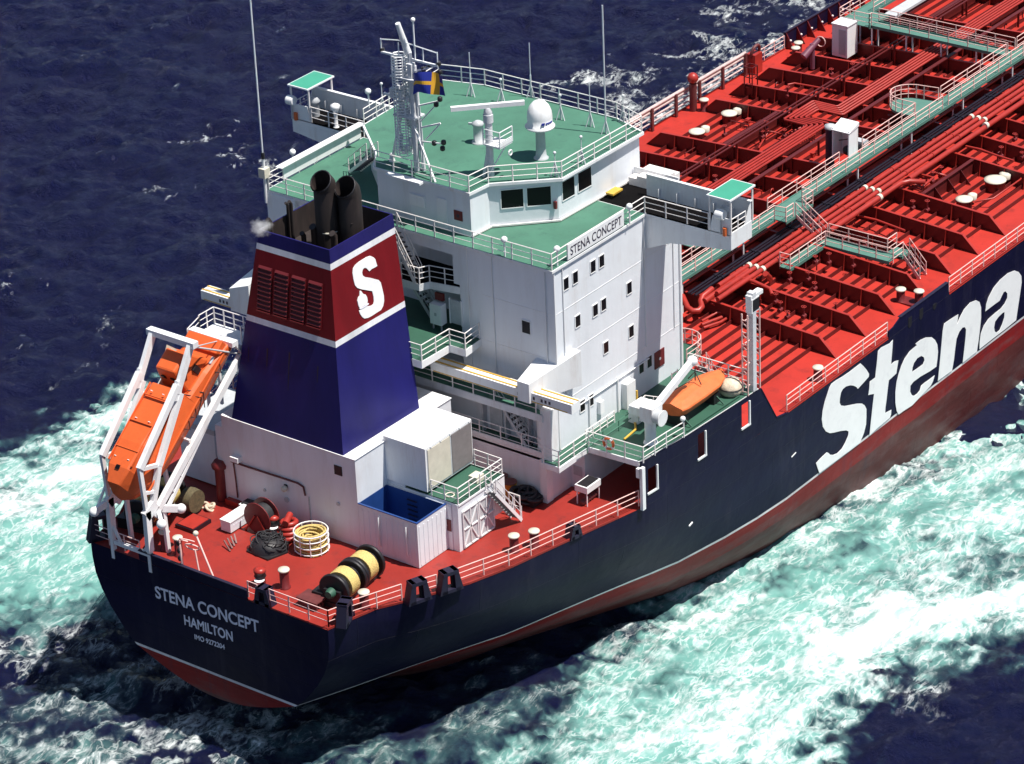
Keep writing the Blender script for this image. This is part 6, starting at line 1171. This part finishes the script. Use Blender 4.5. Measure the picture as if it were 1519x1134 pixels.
lace=math_('MAXIMUM',math_('MULTIPLY',vein(.6,.80,1.0,7),.8),math_('MAXIMUM',math_('MULTIPLY',vein(1.7,.78,1.0,6),.7),math_('MULTIPLY',ve.outputs[0],.75)))
lace=math_('MULTIPLY',math_('MULTIPLY',lace,gate.outputs[0]),gate2.outputs[0])
white=math_('ADD',solid.outputs[0],math_('MULTIPLY',lace,.95),clamp=True)
aqf=N('ShaderNodeMapRange',interpolation_type='SMOOTHSTEP'); lk(math_('ADD',aa,math_('MULTIPLY',math_('SUBTRACT',nA,.5),.9)),aqf.inputs[0]); aqf.inputs[1].default_value=.12; aqf.inputs[2].default_value=.85
deep=N('ShaderNodeMix',data_type='RGBA'); lk(aqf.outputs[0],deep.inputs[0]); deep.inputs[6].default_value=(.0042,.0062,.036,1); deep.inputs[7].default_value=(.135,.325,.29,1)
fin=N('ShaderNodeMix',data_type='RGBA'); lk(white,fin.inputs[0]); lk(deep.outputs[2],fin.inputs[6]); fin.inputs[7].default_value=(.70,.74,.74,1)
lk(fin.outputs[2],pb.inputs['Base Color'])
ro=N('ShaderNodeMapRange'); lk(math_('MAXIMUM',white,math_('MULTIPLY',aqf.outputs[0],.6)),ro.inputs[0]); ro.inputs[3].default_value=.14; ro.inputs[4].default_value=.75; lk(ro.outputs[0],pb.inputs['Roughness'])
pb.inputs['IOR'].default_value=1.33; pb.inputs['Specular IOR Level'].default_value=.6
def dot_(v):
    x=N('ShaderNodeVectorMath',operation='DOT_PRODUCT'); lk(tc,x.inputs[0]); x.inputs[1].default_value=v; return x.outputs['Value']
mp=N('ShaderNodeCombineXYZ'); lk(dot_((.24,-.32,0)),mp.inputs[0]); lk(dot_((.8,.6,0)),mp.inputs[1])
b1=noise(mp.outputs[0],1.6,8,.72,.4).outputs[0]; b2=noise(tc,7.5,5,.7).outputs[0]
hh=math_('ADD',b1,math_('MULTIPLY',b2,.16)); hh=math_('MULTIPLY',hh,math_('SUBTRACT',1.0,math_('MULTIPLY',white,.6)))
bm=N('ShaderNodeBump'); lk(math_('SUBTRACT',1.0,math_('MULTIPLY',math_('MAXIMUM',white,aqf.outputs[0]),.78)),bm.inputs['Strength']); bm.inputs['Distance'].default_value=.6; lk(hh,bm.inputs['Height']); lk(bm.outputs[0],pb.inputs['Normal'])
me.materials.append(W); sea=bpy.data.objects.new('sea',me); COL.objects.link(sea); tag(sea,'dark navy sea churned to white and turquoise foam along the ship','sea',None,'structure')
# surrounding sea: a coarser swell grid, then open water to the horizon
W2=mat('open_water',(.0060,.0085,.045),.45,.25,.05,spec=.35,bump=1.0,bs=.5)
g2x=np.arange(-260,420,1.6); g2y=np.arange(-300,420,1.6); X2,Y2=np.meshgrid(g2x,g2y,indexing='ij')
inside=(X2>gx[0]+1.7)&(X2<gx[-1]-1.7)&(Y2>gy[0]+1.7)&(Y2<gy[-1]-1.7)
Z2=-10.0+samp(T_,X2,Y2)-1.2*inside; n2x,n2y=X2.shape
ii,jj=np.meshgrid(np.arange(n2x-1),np.arange(n2y-1),indexing='ij'); a_=(ii*n2y+jj).ravel(); q2=np.stack([a_,a_+n2y,a_+n2y+1,a_+1],1)
m2_=bpy.data.meshes.new('swell'); m2_.from_pydata(np.stack([X2.ravel(),Y2.ravel(),Z2.ravel()],1).tolist(),[],q2.tolist()); m2_.polygons.foreach_set('use_smooth',np.ones(len(q2),bool)); m2_.materials.append(W)
o2=bpy.data.objects.new('outer_sea',m2_); COL.objects.link(o2); tag(o2,'rippled navy sea farther out around the ship','sea',None,'structure')
b=mb(W2); R=6000; x0,x1,y0,y1=g2x[0],g2x[-1],g2y[0],g2y[-1]; z=-10.0
b.add([(-R,-R,z),(R,-R,z),(R,R,z),(-R,R,z),(x0+2,y0+2,z-.6),(x1-2,y0+2,z-.6),(x1-2,y1-2,z-.6),(x0+2,y1-2,z-.6)],[(0,1,5,4),(1,2,6,5),(2,3,7,6),(3,0,4,7)])
tag(b.build('open_sea'),'open navy sea around the ship out to the horizon','sea',None,'structure')
